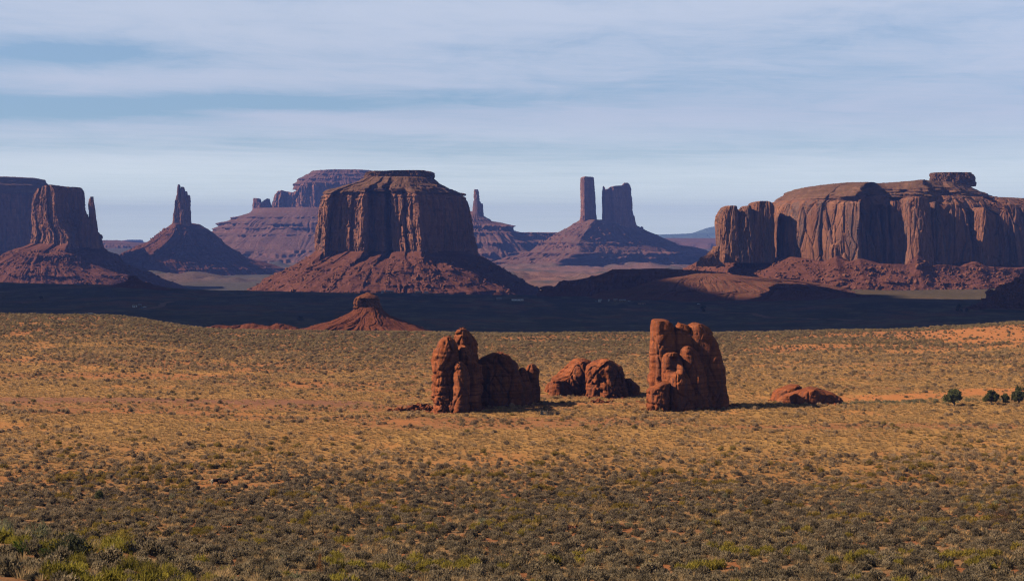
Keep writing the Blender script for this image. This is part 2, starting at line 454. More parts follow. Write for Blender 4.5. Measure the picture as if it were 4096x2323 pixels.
def soil(x, y):
    """base colour of bare ground and its thin grass at a place"""
    c = np.empty(x.shape + (3,)); c[:] = (0.30, 0.125, 0.058)
    c = lerp(c, (0.30, 0.185, 0.10), sstep(fbm(x / 5, y / 8, seed=27, o=3), -.25, .2) * (1 - sstep(y, 330, 470)) * .8)
    g = sstep(y, 330, 470) * (1 - 0.7 * sstep(y, 760, 1000)) * (0.75 + 0.35 * fbm(x / 14, y / 22, seed=21, o=3))
    c = lerp(c, (0.46, 0.27, 0.10), np.clip(g, 0, 1))
    band = fbm(x / 130, y / 17, seed=29, o=3)
    c = lerp(c, (0.33, 0.15, 0.075), sstep(band, .0, .3) * sstep(y, 400, 520) * .9)
    c = lerp(c, (0.50, 0.205, 0.08), sandiness(x, y) * sstep(y, 150, 420))
    c = lerp(c, (0.27, 0.13, 0.085), roadiness(x, y))
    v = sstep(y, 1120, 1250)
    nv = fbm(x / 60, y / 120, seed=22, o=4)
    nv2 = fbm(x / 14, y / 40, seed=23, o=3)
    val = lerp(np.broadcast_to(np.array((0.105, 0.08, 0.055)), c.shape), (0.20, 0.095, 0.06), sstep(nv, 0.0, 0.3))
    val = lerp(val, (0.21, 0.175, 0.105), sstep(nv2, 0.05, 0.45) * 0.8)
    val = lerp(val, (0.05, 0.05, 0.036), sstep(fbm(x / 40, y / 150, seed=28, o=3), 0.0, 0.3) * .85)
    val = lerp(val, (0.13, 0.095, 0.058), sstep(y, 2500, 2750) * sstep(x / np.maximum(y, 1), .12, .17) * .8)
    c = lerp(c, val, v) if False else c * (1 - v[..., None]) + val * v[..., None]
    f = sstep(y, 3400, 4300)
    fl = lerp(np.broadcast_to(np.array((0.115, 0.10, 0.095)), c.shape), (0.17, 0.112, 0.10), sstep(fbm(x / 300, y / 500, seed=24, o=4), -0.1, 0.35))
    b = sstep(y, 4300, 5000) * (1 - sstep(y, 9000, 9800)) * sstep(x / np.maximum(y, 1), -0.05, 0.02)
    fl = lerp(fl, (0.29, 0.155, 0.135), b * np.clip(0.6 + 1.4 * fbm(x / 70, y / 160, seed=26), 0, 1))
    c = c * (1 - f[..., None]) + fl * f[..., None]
    return np.clip(c, 0.01, 1)

nR, nC = GX.shape
idx = np.arange(nR * nC).reshape(nR, nC)
quads = np.stack([idx[:-1, :-1], idx[:-1, 1:], idx[1:, 1:], idx[1:, :-1]], -1).reshape(-1, 4)

M_GROUND, nt, bs = new_mat("desert_ground")
at = nt.n('ShaderNodeAttribute', attribute_name="soil")
gpos = nt.n('ShaderNodeNewGeometry').outputs['Position']
sepg = nt.n('ShaderNodeSeparateXYZ'); nt.put(sepg.inputs[0], gpos)
fine = nt.noise(gpos, 2.2, 4, 0.7)
mid = nt.noise(nt.vmul(gpos, (0.35, 0.35, 0.35)), 1.0, 5, 0.7)
c_ = nt.mix(nt.math('MULTIPLY', nt.step(fine, 0.35, 0.7), 0.6), at.outputs['Color'], nt.mix(1.0, at.outputs['Color'], (0.55, 0.5, 0.45), 'MULTIPLY'))
c_ = nt.mix(nt.math('MULTIPLY', nt.step(mid, 0.45, 0.65), 0.5), c_, nt.mix(1.0, c_, (1.35, 1.3, 1.15), 'MULTIPLY'))
# far plants too small to stand as geometry: dark dots of foliage on the valley floor
dots = nt.noise(nt.vmul(gpos, (0.16, 0.16, 0.16)), 1.0, 3, 0.8)
farw = nt.step(sepg.outputs[1], 1150.0, 1500.0)
c_ = nt.mix(nt.math('MULTIPLY', nt.math('MULTIPLY', nt.step(dots, 0.48, 0.56), farw), 0.85), c_, nt.mix(1.0, c_, (0.5, 0.58, 0.5), 'MULTIPLY'))
nt.put(bs.inputs['Base Color'], c_)
bp = nt.n('ShaderNodeBump'); bp.inputs['Strength'].default_value = 0.8; bp.inputs['Distance'].default_value = 0.25
nt.put(bp.inputs['Height'], nt.noise(nt.vmul(gpos, (1.0, 1.0, 1.0)), 1.3, 5, 0.7))
bp2 = nt.n('ShaderNodeBump'); bp2.inputs['Strength'].default_value = 0.7; bp2.inputs['Distance'].default_value = 2.5
nt.put(bp2.inputs['Height'], nt.math('MULTIPLY', dots, farw)); nt.put(bp2.inputs['Normal'], bp.outputs[0])
nt.put(bs.inputs['Normal'], bp2.outputs[0])

gr = mesh_np("ground", np.stack([GX, GY, GZ], -1), quads, None, M_GROUND, None, True)
ca = gr.data.color_attributes.new("soil", 'FLOAT_COLOR', 'POINT')
sc_ = soil(GX, GY).reshape(-1, 3)
ca.data.foreach_set("color", np.concatenate([sc_, np.ones((len(sc_), 1))], 1).astype(np.float32).ravel())
gr["kind"] = "structure"; gr["label"] = "red desert plain with sand and sparse dry grass"


# ------------------------------------------------------------------ lofted rock bodies
def superellipse(n=400, e=0.8, wob=0.0, seed=0, D=1.0):
    t = np.linspace(0, 2 * math.pi, n, endpoint=False) + math.pi / 2
    c, s = np.cos(t), np.sin(t)
    x = np.sign(c) * np.abs(c) ** e; y = np.sign(s) * np.abs(s) ** e
    r = 1 + wob * vn(c * 1.7 + 9, s * 1.7 + 4, 0.5, seed)
    x, y = x * r, y * r
    x = (x - x.min()) / (x.max() - x.min()) * 2 - 1
    return np.stack([x, y * D / 2], 1)

def prow(cx, D, n=60):
    """four-sided plan with its front corner at cx (-1..1) and sides slightly bowed"""
    c = [(-.1, .5), (-1, .06), (cx, -.5), (1, .14)]
    out = []
    for (a, b) in zip(c, c[1:] + c[:1]):
        for k in range(n):
            t = k / n
            x, y = a[0] + (b[0] - a[0]) * t, a[1] + (b[1] - a[1]) * t
            q = 1 + .10 * math.sin(math.pi * t)
            out.append((max(-1, min(1, x * q)), y * q * D))
    return np.array(out)

def poly_plan(pts, d):
    """plan outline from (photo column, metres behind the front) points -> x in -1..1, y in metres"""
    p = np.array(pts, float)
    x = (p[:, 0] - p[:, 0].min()) / (p[:, 0].max() - p[:, 0].min()) * 2 - 1
    k = int(np.argmax(p[:, 1]))
    q = np.stack([x, p[:, 1]], 1)
    return np.roll(q, -k, axis=0)

def resample(q, hw, res, smooth=2):
    P = np.concatenate([q, q[:1]])
    seg = np.hypot(np.diff(P[:, 0]) * hw, np.diff(P[:, 1]))
    s = np.concatenate([[0], np.cumsum(seg)])
    n = max(24, int(s[-1] / res))
    t = np.linspace(0, s[-1], n, endpoint=False)
    out = np.stack([np.interp(t, s, P[:, 0]), np.interp(t, s, P[:, 1])], 1)
    for _ in range(smooth):
        out = (np.roll(out, 1, 0) + 2 * out + np.roll(out, -1, 0)) / 4
    return out

def loft(name, plan, rows, d, mat, parent, res=1.5, disp=None, D=None, sky=None, smooth=False, psmooth=2, closed_top=True, resz=None, off=0.0):
    """stack plan outlines up the photo's silhouette. rows, bottom to top: (v, u_left, u_right, depth scale, roundness).
    Silhouette columns/rows are converted to metres at depth d, so the body has its true size there."""
    rw = [tuple(r) + (1.0, 0.0)[len(r) - 3:] for r in rows]
    z = np.array([ZV(r[0], d + off) for r in rw]); ys = np.array([r[3] for r in rw]); mo = np.array([r[4] for r in rw])
    if D is None: D = plan[:, 1].max() - plan[:, 1].min()
    yc = (plan[:, 1].max() + plan[:, 1].min()) / 2
    yl, yr = plan[np.argmin(plan[:, 0]), 1], plan[np.argmax(plan[:, 0]), 1]
    xl = np.array([XU(r[1], d + yc + (yl - yc) * r[3] * (1 - r[4])) for r in rw])     # each edge at its own distance
    xr = np.array([XU(r[2], d + yc + (yr - yc) * r[3] * (1 - r[4])) for r in rw])
    seg = np.sqrt(np.diff(z) ** 2 + (0.5 * np.diff((xr - xl) / 2)) ** 2 + (0.5 * np.diff(ys) * D / 2) ** 2) + 1e-6
    s = np.concatenate([[0], np.cumsum(seg)])
    m = max(6, int(s[-1] / (resz or res)))
    t = np.linspace(0, s[-1], m)
    if closed_top:                                            # run in over the flat top
        k = np.array([0.93, 0.82, 0.65, 0.45, 0.25, 0.08])
    else:
        k = np.array([])
    L = lambda a: np.concatenate([np.interp(t, s, a), np.full(len(k), a[-1])])
    Z, XL, XR, YS, MO = L(z), L(xl), L(xr), L(ys), L(mo)
    sc = np.concatenate([np.ones(m), k])
    q = resample(plan, (xr - xl).max() / 2, res, psmooth)
    th = np.arctan2((q[:, 1] - yc) / (D / 2), q[:, 0])
    ell = np.stack([np.cos(th), yc + np.sin(th) * D / 2], 1)
    qx = q[None, :, 0] * (1 - MO[:, None]) + ell[None, :, 0] * MO[:, None]
    qy = q[None, :, 1] * (1 - MO[:, None]) + ell[None, :, 1] * MO[:, None]
    X = ((XL + XR) / 2)[:, None] + qx * ((XR - XL) / 2 * sc)[:, None]
    Y = d + yc + (qy - yc) * (YS * sc)[:, None]
    ZZ = np.repeat(Z[:, None], X.shape[1], 1)
    if sky is not None:
        zt = np.interp(X, [XU(a, d + off) for a, b in sky], [ZV(b, d + off) for a, b in sky])
        ZZ = Z[0] + (ZZ - Z[0]) * (zt - Z[0]) / (Z[-1] - Z[0])
    tx = np.roll(X, -1, 1) - np.roll(X, 1, 1); ty = np.roll(Y, -1, 1) - np.roll(Y, 1, 1)
    ln = np.hypot(tx, ty) + 1e-9
    NX, NY = ty / ln, -tx / ln
    T = np.concatenate([t / s[-1], np.ones(len(k))])[:, None]
    if disp is not None:
        edge = np.concatenate([np.ones(m), k * k])[:, None]
        dn, dz = disp(X, Y, ZZ, T, np.broadcast_to(th[None, :], X.shape))
        X = X + NX * dn * edge; Y = Y + NY * dn * edge; ZZ = ZZ + dz
    n = X.shape[1]; M = X.shape[0]
    V = np.stack([X, Y, ZZ], -1).reshape(-1, 3)
    V = np.concatenate([V, [[X[-1].mean(), Y[-1].mean(), ZZ[-1].mean()]]])
    ii = np.arange(M * n).reshape(M, n)
    f4 = np.stack([ii[:-1], np.roll(ii[:-1], -1, 1), np.roll(ii[1:], -1, 1), ii[1:]], -1).reshape(-1, 4)
    f3 = np.stack([ii[-1], np.roll(ii[-1], -1), np.full(n, M * n)], -1)
    o = mesh_np(name, V, f4, f3, mat, parent, smooth)
    o_arr[o.name] = (X[:m], Y[:m], ZZ[:m])
    return o

o_arr = {}

def d_cliff(A=5.0, w=13.0, h=75.0, seed=0, foot=0.0, cap=0.0):
    """columns, slabs and cracks of a sandstone wall"""
    def f(X, Y, Z, T, th):
        big = (np.abs(vn(X / (w * 3), Y / (w * 3), Z / (h * 3.5), seed)) - 0.35) * A * 1.5
        sl, bd = worley(X / w, Y / w, Z / h, seed + 5)
        sl2, bd2 = worley(X / (w * .4), Y / (w * .4), Z / (h * .5), seed + 9)
        col = np.abs(vn(X / (w * .55), Y / (w * .55), Z / (h * .9), seed + 2)) * A * 0.5
        crack = -(1 - sstep(bd, 0.0, 0.13)) * A * 0.3
        fine = vn(X / (w * .16), Y / (w * .16), Z / (w * .5), seed + 3) * A * 0.09
        lay = vn(0.5, 0.5, Z / (w * .28), seed + 4) * A * 0.07
        dn = big * .6 + (sl - 0.5) * A * 1.35 + (sl2 - 0.5) * A * 0.75 + col * .5 + crack * 2.2 - (1 - sstep(bd2, 0, .12)) * A * .28 + fine * 1.3 + lay - A * 0.1
        dn = dn * (0.55 + 0.45 * sstep(T, 0.0, 0.2))
        if foot: dn = dn + foot * (1 - sstep(T, 0.07, 0.11)) * (0.7 + 0.5 * vn(X / (w * .3), Y / (w * .3), 0, seed + 6))
        if cap: dn = dn * (1 - 0.5 * sstep(T, 1 - cap, 1)) + sstep(T, 1 - cap, 1 - cap * .8) * vn(0.3, 0.2, Z / (w * .18), seed + 7) * A * 0.3
        return dn, 0.0
    return f

def d_slope(d, ledges=(), gully=6.0, rub=1.0, seed=0, k=1.6, w=30.0):
    """talus: gullies running downhill, rock ledges, rubble. ledges: (photo row at depth d, how far out m, bench height m)"""
    led = [(ZV(v, d), a, h1) for (v, a, h1) in ledges]
    def f(X, Y, Z, T, th):
        dn = np.zeros_like(X)
        for i, (z0, a, h1) in enumerate(led):
            zz0 = z0 + h1 * 0.45 * vn(th * 9, 0.0, i, seed + 30)
            aa = a * np.clip(0.55 + 1.3 * vn(th * 11, i * 3.1, 0.5, seed + 31) + 0.8 * vn(th * 47, i * 3.1, 0.5, seed + 33), 0, 1.8)
            dz = Z - zz0
            h2 = aa / k + 0.3
            dn = dn + aa * np.where(dz > 0, np.clip(1 - dz / h1, 0, 1), np.clip(1 + dz / h2, 0, 1))
        g = (np.abs(vn(th * 9 + 1.1 * vn(th * 5, T * 3, 2, seed + 5), T * 2.2, 0, seed)) + 0.5 * np.abs(vn(th * 23 + vn(th * 14, T * 5, 4, seed + 6), T * 4.0, 3, seed + 1)) - 0.5) * gully * (1 - sstep(T, 0.75, 1.0))
        big = vn(X / w, Y / w, Z / w, seed + 2) * gully * 0.5
        dz = rub * (fbm(X / 5.5, Y / 5.5, Z / 5.5, seed + 3, 3, 0.7) * 0.9)
        dz = dz + rub * 1.2 * np.clip(vn(X / 8, Y / 8, Z / 8, seed + 8) - 0.25, 0, 1)
        return dn + g + big, dz
    return f

def d_round(A=0.8, seed=0, lam=0.8, slab=5.0):
    """weathered rounded sandstone: wandering beds, joints, broken facets, pits"""
    def f(X, Y, Z, T, th):
        wv = 1.6 * fbm(X / 6, Y / 6, Z / 7, seed + 11, 3)
        tilt = Z + 0.16 * X + 0.08 * Y + wv
        strong = 0.35 + 0.9 * sstep(vn(X / 5, Y / 5, Z / 4, seed + 12), -.2, .5)
        bed = (vn(X / 30, Y / 30, tilt / (lam * 1.7), seed) * 0.3 + vn(X / 14, Y / 14, tilt / (lam * .7), seed + 1) * 0.22) * A * strong
        big = fbm(X / slab, Y / slab, Z / (slab * 1.5), seed + 2, 4) * 1.9 * A
        val, bd = worley(X / slab, Y / slab, Z / (slab * 1.9), seed + 4)
        val2, bd2 = worley(X / (slab * .42), Y / (slab * .42), Z / (slab * .55), seed + 5)
        low = 0.45 + 0.75 * (1 - sstep(T, .1, .55))
        crack = -(1 - sstep(bd, 0, 0.08)) * 0.9 * A - (1 - sstep(bd2, 0, 0.10)) * 0.45 * A * low
        hole = -np.clip(vn(X / 1.5, Y / 1.5, Z / 1.0, seed + 6) - 0.5, 0, 1) * 2.2 * A
        return bed + big + crack + hole + (val - .5) * 0.9 * A + (val2 - .5) * .8 * A * low, vn(X / 3, Y / 3, 0.0, seed + 7) * 0.4 * A
    return f


def blocks(n_seed, P, size, squash=0.75, seg=1):
    """many irregular stones: points P (n,3), sizes (n,) -> vertices, triangles"""
    rs = np.random.RandomState(n_seed)
    bm = bmesh.new(); bmesh.ops.create_icosphere(bm, subdivisions=seg, radius=1)
    bv = np.array([v.co[:] for v in bm.verts]); bf = np.array([[v.index for v in f.verts] for f in bm.faces]); bm.free()
    n = len(P)
    v = np.repeat(bv[None], n, 0)
    v = np.sign(v) * np.abs(v) ** 0.75
    v *= 1 + 0.28 * rs.randn(n, len(bv), 1)
    v *= size[:, None, None] * (0.6 + 0.8 * rs.rand(n, 1, 3)) * np.array((1, 1, squash))
    a = rs.rand(n) * 6.28; ca_, sa_ = np.cos(a)[:, None], np.sin(a)[:, None]
    t = (rs.rand(n) - .5)[:, None]
    x, y, z = v[..., 0] * ca_ - v[..., 1] * sa_, v[..., 0] * sa_ + v[..., 1] * ca_, v[..., 2]
    z = z + x * t
    V = np.stack([x, y, z], -1) + P[:, None, :]
    Fc = bf[None] + (np.arange(n) * len(bv))[:, None, None]
    return V.reshape(-1, 3), Fc.reshape(-1, 3)

def on_slope(talus, n, seed, tmin=0.05, tmax=0.9, front=True, bias=1.0, xr=None):
    X, Y, Z = o_arr[talus.name]
    rs = np.random.RandomState(seed)
    M, N = X.shape
    out = []
    yc = Y.mean()
    while len(out) < n:
        i = int((tmin + (tmax - tmin) * rs.rand() ** bias) * (M - 1)); j = rs.randint(N)
        if front and Y[i, j] > yc + 0.1 * (Y.max() - yc): continue
        if xr and not (xr[0] < X[i, j] < xr[1]): continue
        if Z[i, j] < gz(X[i, j], Y[i, j]) - 0.5: continue
        out.append((X[i, j], Y[i, j], Z[i, j]))
    return np.array(out)

def rubble(talus, n, smin, smax, seed, label, mat=M_TALUS, **kw):
    P = on_slope(talus, n, seed, **kw)
    rs = np.random.RandomState(seed + 1)
    s = smin + (smax - smin) * rs.rand(n) ** 3.5
    V, f = blocks(seed + 2, P, s)
    o = mesh_np("rubble", V, None, f, mat)
    tag(o, label, "rubble", None, "stuff")
    return o

BOULDER = None
def boulders(talus, n, smin, smax, seed, label, group, mat, **kw):
    P = on_slope(talus, n, seed, **kw)
    rs = np.random.RandomState(seed)
    protos = []
    for k in range(min(n, 5)):
        V, f = blocks(seed * 7 + k, np.zeros((1, 3)), np.ones(1), 0.8, 2)
        o = mesh_np("boulder", V, None, f, mat)
        protos.append(o)
    for i in range(n):
        o = protos[i] if i < len(protos) else protos[i % len(protos)].copy()
        if i >= len(protos): COL.objects.link(o)
        s = smin + (smax - smin) * rs.rand() ** 2
        o.location = (P[i][0], P[i][1], P[i][2] + s * 0.25)
        o.rotation_euler = (rs.rand() * .6, rs.rand() * .6, rs.rand() * 6.28)
        o.scale = (s, s, s)
        tag(o, label, "boulder", group)


def base_loc(u, v, d):
    x, y, z = PX(u, v, d)
    return (x, y, z)

def talus_rows(top, left, right, d):
    """rows of an apron from matching silhouettes: [(v, u)] left and right, shared v list"""
    vs = sorted({a for a, _ in left} | {a for a, _ in right}, reverse=True)
    lv, lu = zip(*sorted(left)); rv, ru = zip(*sorted(right))
    return [(v, float(np.interp(v, lv, lu)), float(np.interp(v, rv, ru))) for v in vs]

# ---- flat topped butte in the middle
d = 4000
T_ = thing("flat_topped_butte", "broad flat-topped red butte in the middle on a wide rubble apron", "butte", base_loc(1585, 1200, d))
front = [(1264, 85), (1268, 60), (1290, 30), (1311, 8), (1319, 48), (1331, 36), (1362, 22), (1366, 30), (1410, 8), (1414, 18), (1476, -20), (1488, 46), (1520, 32), (1550, 10), (1560, 66), (1586, 62), (1593, -2), (1640, -26), (1644, -14), (1706, -52), (1724, -8), (1830, 95), (1906, 190),
         (1900, 330), (1700, 400), (1400, 390), (1275, 300)]
pl = poly_plan(front, d)
DM = 410
loft("cliff", pl, [(1040, 1262, 1908), (1011, 1266, 1903), (953, 1270, 1890), (871, 1278, 1879), (825, 1284, 1870), (782, 1293, 1856), (771, 1300, 1846, .97)], d, M_CLIFF, T_, 1.5,
     d_cliff(6.5, 15, 85, 3, 3.0, 0.14))
loft("upper_slope", pl, [(776, 1296, 1852, .98), (770, 1302, 1846, .98, .2), (760, 1322, 1820, .92, .4), (747, 1357, 1792, .85, .6), (727, 1425, 1757, .72, .7), (712, 1448, 1742, .62, .8), (706, 1462, 1730, .55, .8)], d, M_CAP, T_, 1.5,
     d_slope(d, [(764, 8, 6), (753, 8, 5), (738, 6, 5)], 3, 1.6, 4), off=60)
loft("cap_rock", superellipse(200, 0.75, 0.15, 4, 210), [(722, 1462, 1726), (712, 1459, 1731), (701, 1463, 1737), (693, 1470, 1735), (689, 1500, 1726), (687, 1560, 1715)], d + 195, M_CAP, T_, 1.3,
     lambda X, Y, Z, T, th: (d_cliff(4, 8, 12, 9)(X, Y, Z, T, th)[0], vn(X / 30, Y / 30, 0, 3) * 1.5))
ap = talus_rows(1010, [(1005, 1262), (1030, 1232), (1053, 1206), (1095, 1136), (1130, 1072), (1156, 1028), (1200, 955)],
                [(1005, 1900), (1021, 1912), (1052, 1958), (1077, 2000), (1100, 2032), (1120, 2064), (1161, 2142), (1200, 2200)], d)
nn = len(ap)
ap = [(v, l, r, 1.0 + 0.75 * (v - 1005) / 195.0, min(1, (v - 1005) / 60.0)) for (v, l, r) in ap]
tal = loft("talus_slope", pl, ap, d, M_TALUS, T_, 1.9, d_slope(d, [(1070, 7, 9), (1082, 5, 5), (1130, 5, 8), (1158, 8, 8), (1030, 3, 5)], 14, 0.9, 5), closed_top=False)
rubble(tal, 2600, 0.8, 4.2, 101, "rockfall rubble strewn down the apron of the flat-topped middle butte", M_STONE)
boulders(tal, 60, 3, 6.5, 102, "big fallen boulder on the apron of the flat-topped middle butte", "boulders on the middle butte's apron", M_STONE, tmax=.75)

# ---- mitten shaped butte with a thumb, left
d = 4800
T_ = thing("mitten_butte", "mitten-shaped red butte at left with a thin free-standing thumb of rock", "butte", base_loc(250, 1190, d))
pl = poly_plan([(124, 110), (132, 82), (150, 56), (172, 36), (178, 54), (194, 30), (206, 20), (262, -14), (268, 2), (326, -38), (338, 6), (350, 40), (392, 110), (388, 180), (340, 260), (200, 270), (130, 180)], d)
loft("cliff", pl, [(1000, 120, 396), (985, 122, 394), (967, 124, 392), (955, 132, 388), (935, 135, 383), (915, 137, 356), (895, 138, 342), (870, 138, 328), (845, 139, 322), (831, 140, 319), (814, 142, 318), (780, 150, 316), (766, 156, 312), (752, 162, 304)],
     d, M_CLIFF, T_, 1.6, d_cliff(6, 13, 90, 21, 3.0, 0.12), sky=[(120, 752), (155, 750), (180, 741), (212, 739), (219, 750), (240, 748), (262, 743), (290, 748), (315, 757), (335, 768), (400, 772)])
loft("thumb_spire", superellipse(120, .8, .15, 3, 26), [(995, 354, 396), (960, 355, 393), (909, 357, 390), (880, 359, 385), (850, 358, 382), (831, 358, 379), (814, 358, 377), (800, 360, 374), (790, 363, 373), (787, 366, 372)], d + 60, M_CLIFF, T_, 1.1, d_cliff(1.5, 6, 35, 23), off=0)
loft("pinnacle", superellipse(120, .8, .2, 5, 40), [(990, 312, 366), (930, 316, 364), (895, 322, 360), (880, 328, 358), (868, 336, 352), (857, 341, 347)], d + 45, M_CLIFF, T_, 1.4, d_cliff(3, 7, 40, 25))
ap = talus_rows(0, [(975, 122), (985, 105), (1008, 49), (1039, 0), (1080, -70), (1130, -170), (1190, -280)], [(975, 392), (987, 396), (1006, 412), (1029, 462), (1049, 478), (1086, 556), (1109, 618), (1148, 717), (1190, 800)], d)
ap = [(v, l, r, 1.0 + 1.1 * (v - 975) / 215.0, min(1, (v - 975) / 50.0)) for (v, l, r) in ap]
tal = loft("talus_slope", pl, ap, d, M_TALUS, T_, 2.2, d_slope(d, [(1000, 6, 6), (1018, 9, 8), (1097, 7, 8), (1050, 4, 6)], 15, 0.9, 26), closed_top=False)
rubble(tal, 1500, 1.0, 4.4, 111, "rockfall rubble strewn below the mitten-shaped butte", M_STONE, xr=(XU(-30, d), XU(700, d)))
boulders(tal, 25, 3, 6, 112, "big fallen boulder below the mitten-shaped butte", "boulders on the mitten butte's apron", M_STONE, tmax=.7, xr=(XU(0, d), XU(600, d)))

# ---- dark mesa at the left edge
d = 5900
T_ = thing("shadowed_mesa", "dark blue-shadowed mesa cut off by the left edge, behind the mitten-shaped butte", "mesa", base_loc(-150, 1180, d))
pl = poly_plan([(-900, 60), (-500, 0), (-120, 20), (20, 90), (120, 190), (190, 330), (170, 520), (-200, 700), (-900, 700)], d)
loft("cliff", pl, [(1030, -900, 190), (960, -900, 182), (900, -900, 174), (820, -900, 168), (760, -900, 162)], d, M_CLIFF, T_, 3.0, d_cliff(9, 22, 120, 41, 0, .15))
loft("upper_slope", pl, [(768, -900, 190, 1, 0), (752, -900, 196, .99, 0), (738, -900, 190, .97), (725, -900, 172, .94), (718, -900, 160, .92), (712, -900, 158, .9), (703, -900, 157, .9), (700, -900, 140, .88)], d, M_CAP, T_, 2.6,
     d_slope(d, [(735, 8, 8), (716, 6, 4)], 4, 1.4, 42), sky=[(-900, 690), (-200, 697), (0, 698), (60, 699), (150, 703), (160, 712), (200, 745)])
ap = [(1200, -1100, 420, 1.7, 1), (1120, -1000, 300, 1.45, 1), (1060, -950, 215, 1.2, .7), (1015, -910, 190, 1.04, .2), (1005, -905, 188, 1.0, 0)]
loft("talus_slope", pl, ap, d, M_TALUS, T_, 4.0, d_slope(d, [(1060, 8, 8)], 14, 1.5, 44), closed_top=False)

# ---- finger spire on a cone
d = 6500
T_ = thing("finger_spire_butte", "slender jagged spire on a tall cone of talus, between the mitten and the middle butte", "butte", base_loc(740, 1110, d))
loft("spire", superellipse(160, .7, .15, 3, 46), [(905, 688, 766), (897, 690, 764), (880, 691, 763), (855, 694, 763), (845, 697, 762), (838, 701, 758), (826, 704, 754), (815, 708, 752), (808, 712, 748)], d, M_CLIFF, T_, 1.6, d_cliff(3.0, 9, 40, 52))
for (u0, u1, u2, u3, v, dd_, sd_) in ((702, 732, 711, 724, 738, -4, 56), (722, 748, 726, 741, 748, 2, 57), (738, 757, 741, 750, 765, 6, 58), (747, 767, 750, 763, 780, 4, 59), (690, 716, 700, 710, 800, -10, 60)):
    loft("pinnacle", superellipse(100, .65, .15, sd_, 26), [(900, u0, u1), (v + 60, (u0 + u2) / 2, (u1 + u3) / 2), (v + 18, u2, u3), (v + 6, u2 + 1, u3 - 1), (v, u2 + 3, u3 - 4)], d + dd_, M_CLIFF, T_, 1.5, d_cliff(1.8, 8, 30, sd_))
ap = talus_rows(0, [(893, 688), (900, 680), (921, 655), (967, 598), (985, 560), (1004, 507), (1027, 470), (1060, 430), (1100, 390), (1120, 370)],
                [(893, 768), (897, 799), (915, 826), (930, 852), (959, 881), (996, 931), (1029, 989), (1062, 1108), (1100, 1180), (1120, 1200)], d)
ap = [(v, l, r, (0.25 + 0.75 * (v - 893) / 227.0), 0) for (v, l, r) in ap]
tal = loft("talus_slope", prow(-.25, 700), ap, d + 45, M_TALUS, T_, 2.8, d_slope(d, [(915, 4, 5), (985, 9, 8), (1012, 10, 8), (1046, 9, 10), (1075, 8, 8)], 14, 1.6, 55, w=50), closed_top=True)
rubble(tal, 900, 2, 6, 121, "rockfall rubble on the cone under the jagged finger spire", M_STONE)

# ---- far stepped mesa
d = 9000
T_ = thing("far_stepped_mesa", "far hazy purple mesa with ragged rock towers on its left end, behind the middle butte", "mesa", base_loc(1250, 1060, d))
pl = poly_plan([(1085, 150), (1100, 60), (1130, 20), (1165, 60), (1190, 20), (1230, -10), (1300, -20), (1400, 40), (1500, 150), (1640, 330), (1600, 700), (1250, 750), (1100, 420)], d)
loft("cliff", pl, [(850, 1080, 1650), (830, 1084, 1640), (800, 1088, 1600), (770, 1098, 1580), (756, 1104, 1560, .98)], d, M_CLIFF_FAR, T_, 2.8, d_cliff(13, 28, 110, 61, 0, .1),
     sky=[(1080, 815), (1086, 785), (1092, 778), (1108, 763), (1125, 760), (1140, 768), (1174, 768), (1196, 757), (1203, 735), (1230, 730), (1500, 730)])
loft("upper_slope", superellipse(240, .7, .12, 7, 560), [(760, 1192, 1600, 1.0), (736, 1199, 1590, 1), (715, 1219, 1560, .95), (700, 1248, 1525, .9), (692, 1258, 1512, .88), (687, 1262, 1510, .87), (684, 1330, 1480, .8)], d + 300, M_TALUS_FAR, T_, 3.2,
     d_slope(d, [(735, 12, 10), (712, 10, 8), (694, 10, 5)], 7, 2.2, 62))
loft("rock_tower", superellipse(120, .7, .2, 8, 110), [(870, 1010, 1100), (850, 1013, 1092), (820, 1015, 1086), (805, 1017, 1080), (795, 1018, 1078)], d + 120, M_CLIFF_FAR, T_, 2.2, d_cliff(4, 14, 60, 63),
     sky=[(1010, 800), (1018, 793), (1038, 794), (1042, 811), (1052, 812), (1063, 802), (1074, 794), (1079, 797), (1083, 815), (1100, 815)])
ap = talus_rows(0, [(835, 1020), (850, 1008), (856, 997), (872, 937), (895, 894), (915, 875), (932, 853), (945, 820), (1000, 760), (1050, 700), (1080, 680)],
                [(835, 1650), (850, 1660), (932, 1760), (1000, 1850), (1050, 1900), (1080, 1920)], d)
ap = [(v, l, r, (0.75 + 0.25 * (v - 835) / 100.0) if v < 935 else 1.0 + 1.1 * (v - 935) / 145.0, 1) for (v, l, r) in ap]
tal = loft("talus_slope", superellipse(300, .8, .12, 9, 1150), ap, d + 120, M_TALUS_FAR, T_, 4.0,
           d_slope(d, [(872, 14, 8), (895, 22, 10), (915, 18, 10), (940, 26, 8), (1000, 60, 8), (1012, 40, 8), (1032, 60, 10), (1050, 40, 8)], 24, 2.2, 66, k=2.5, w=80), closed_top=True)

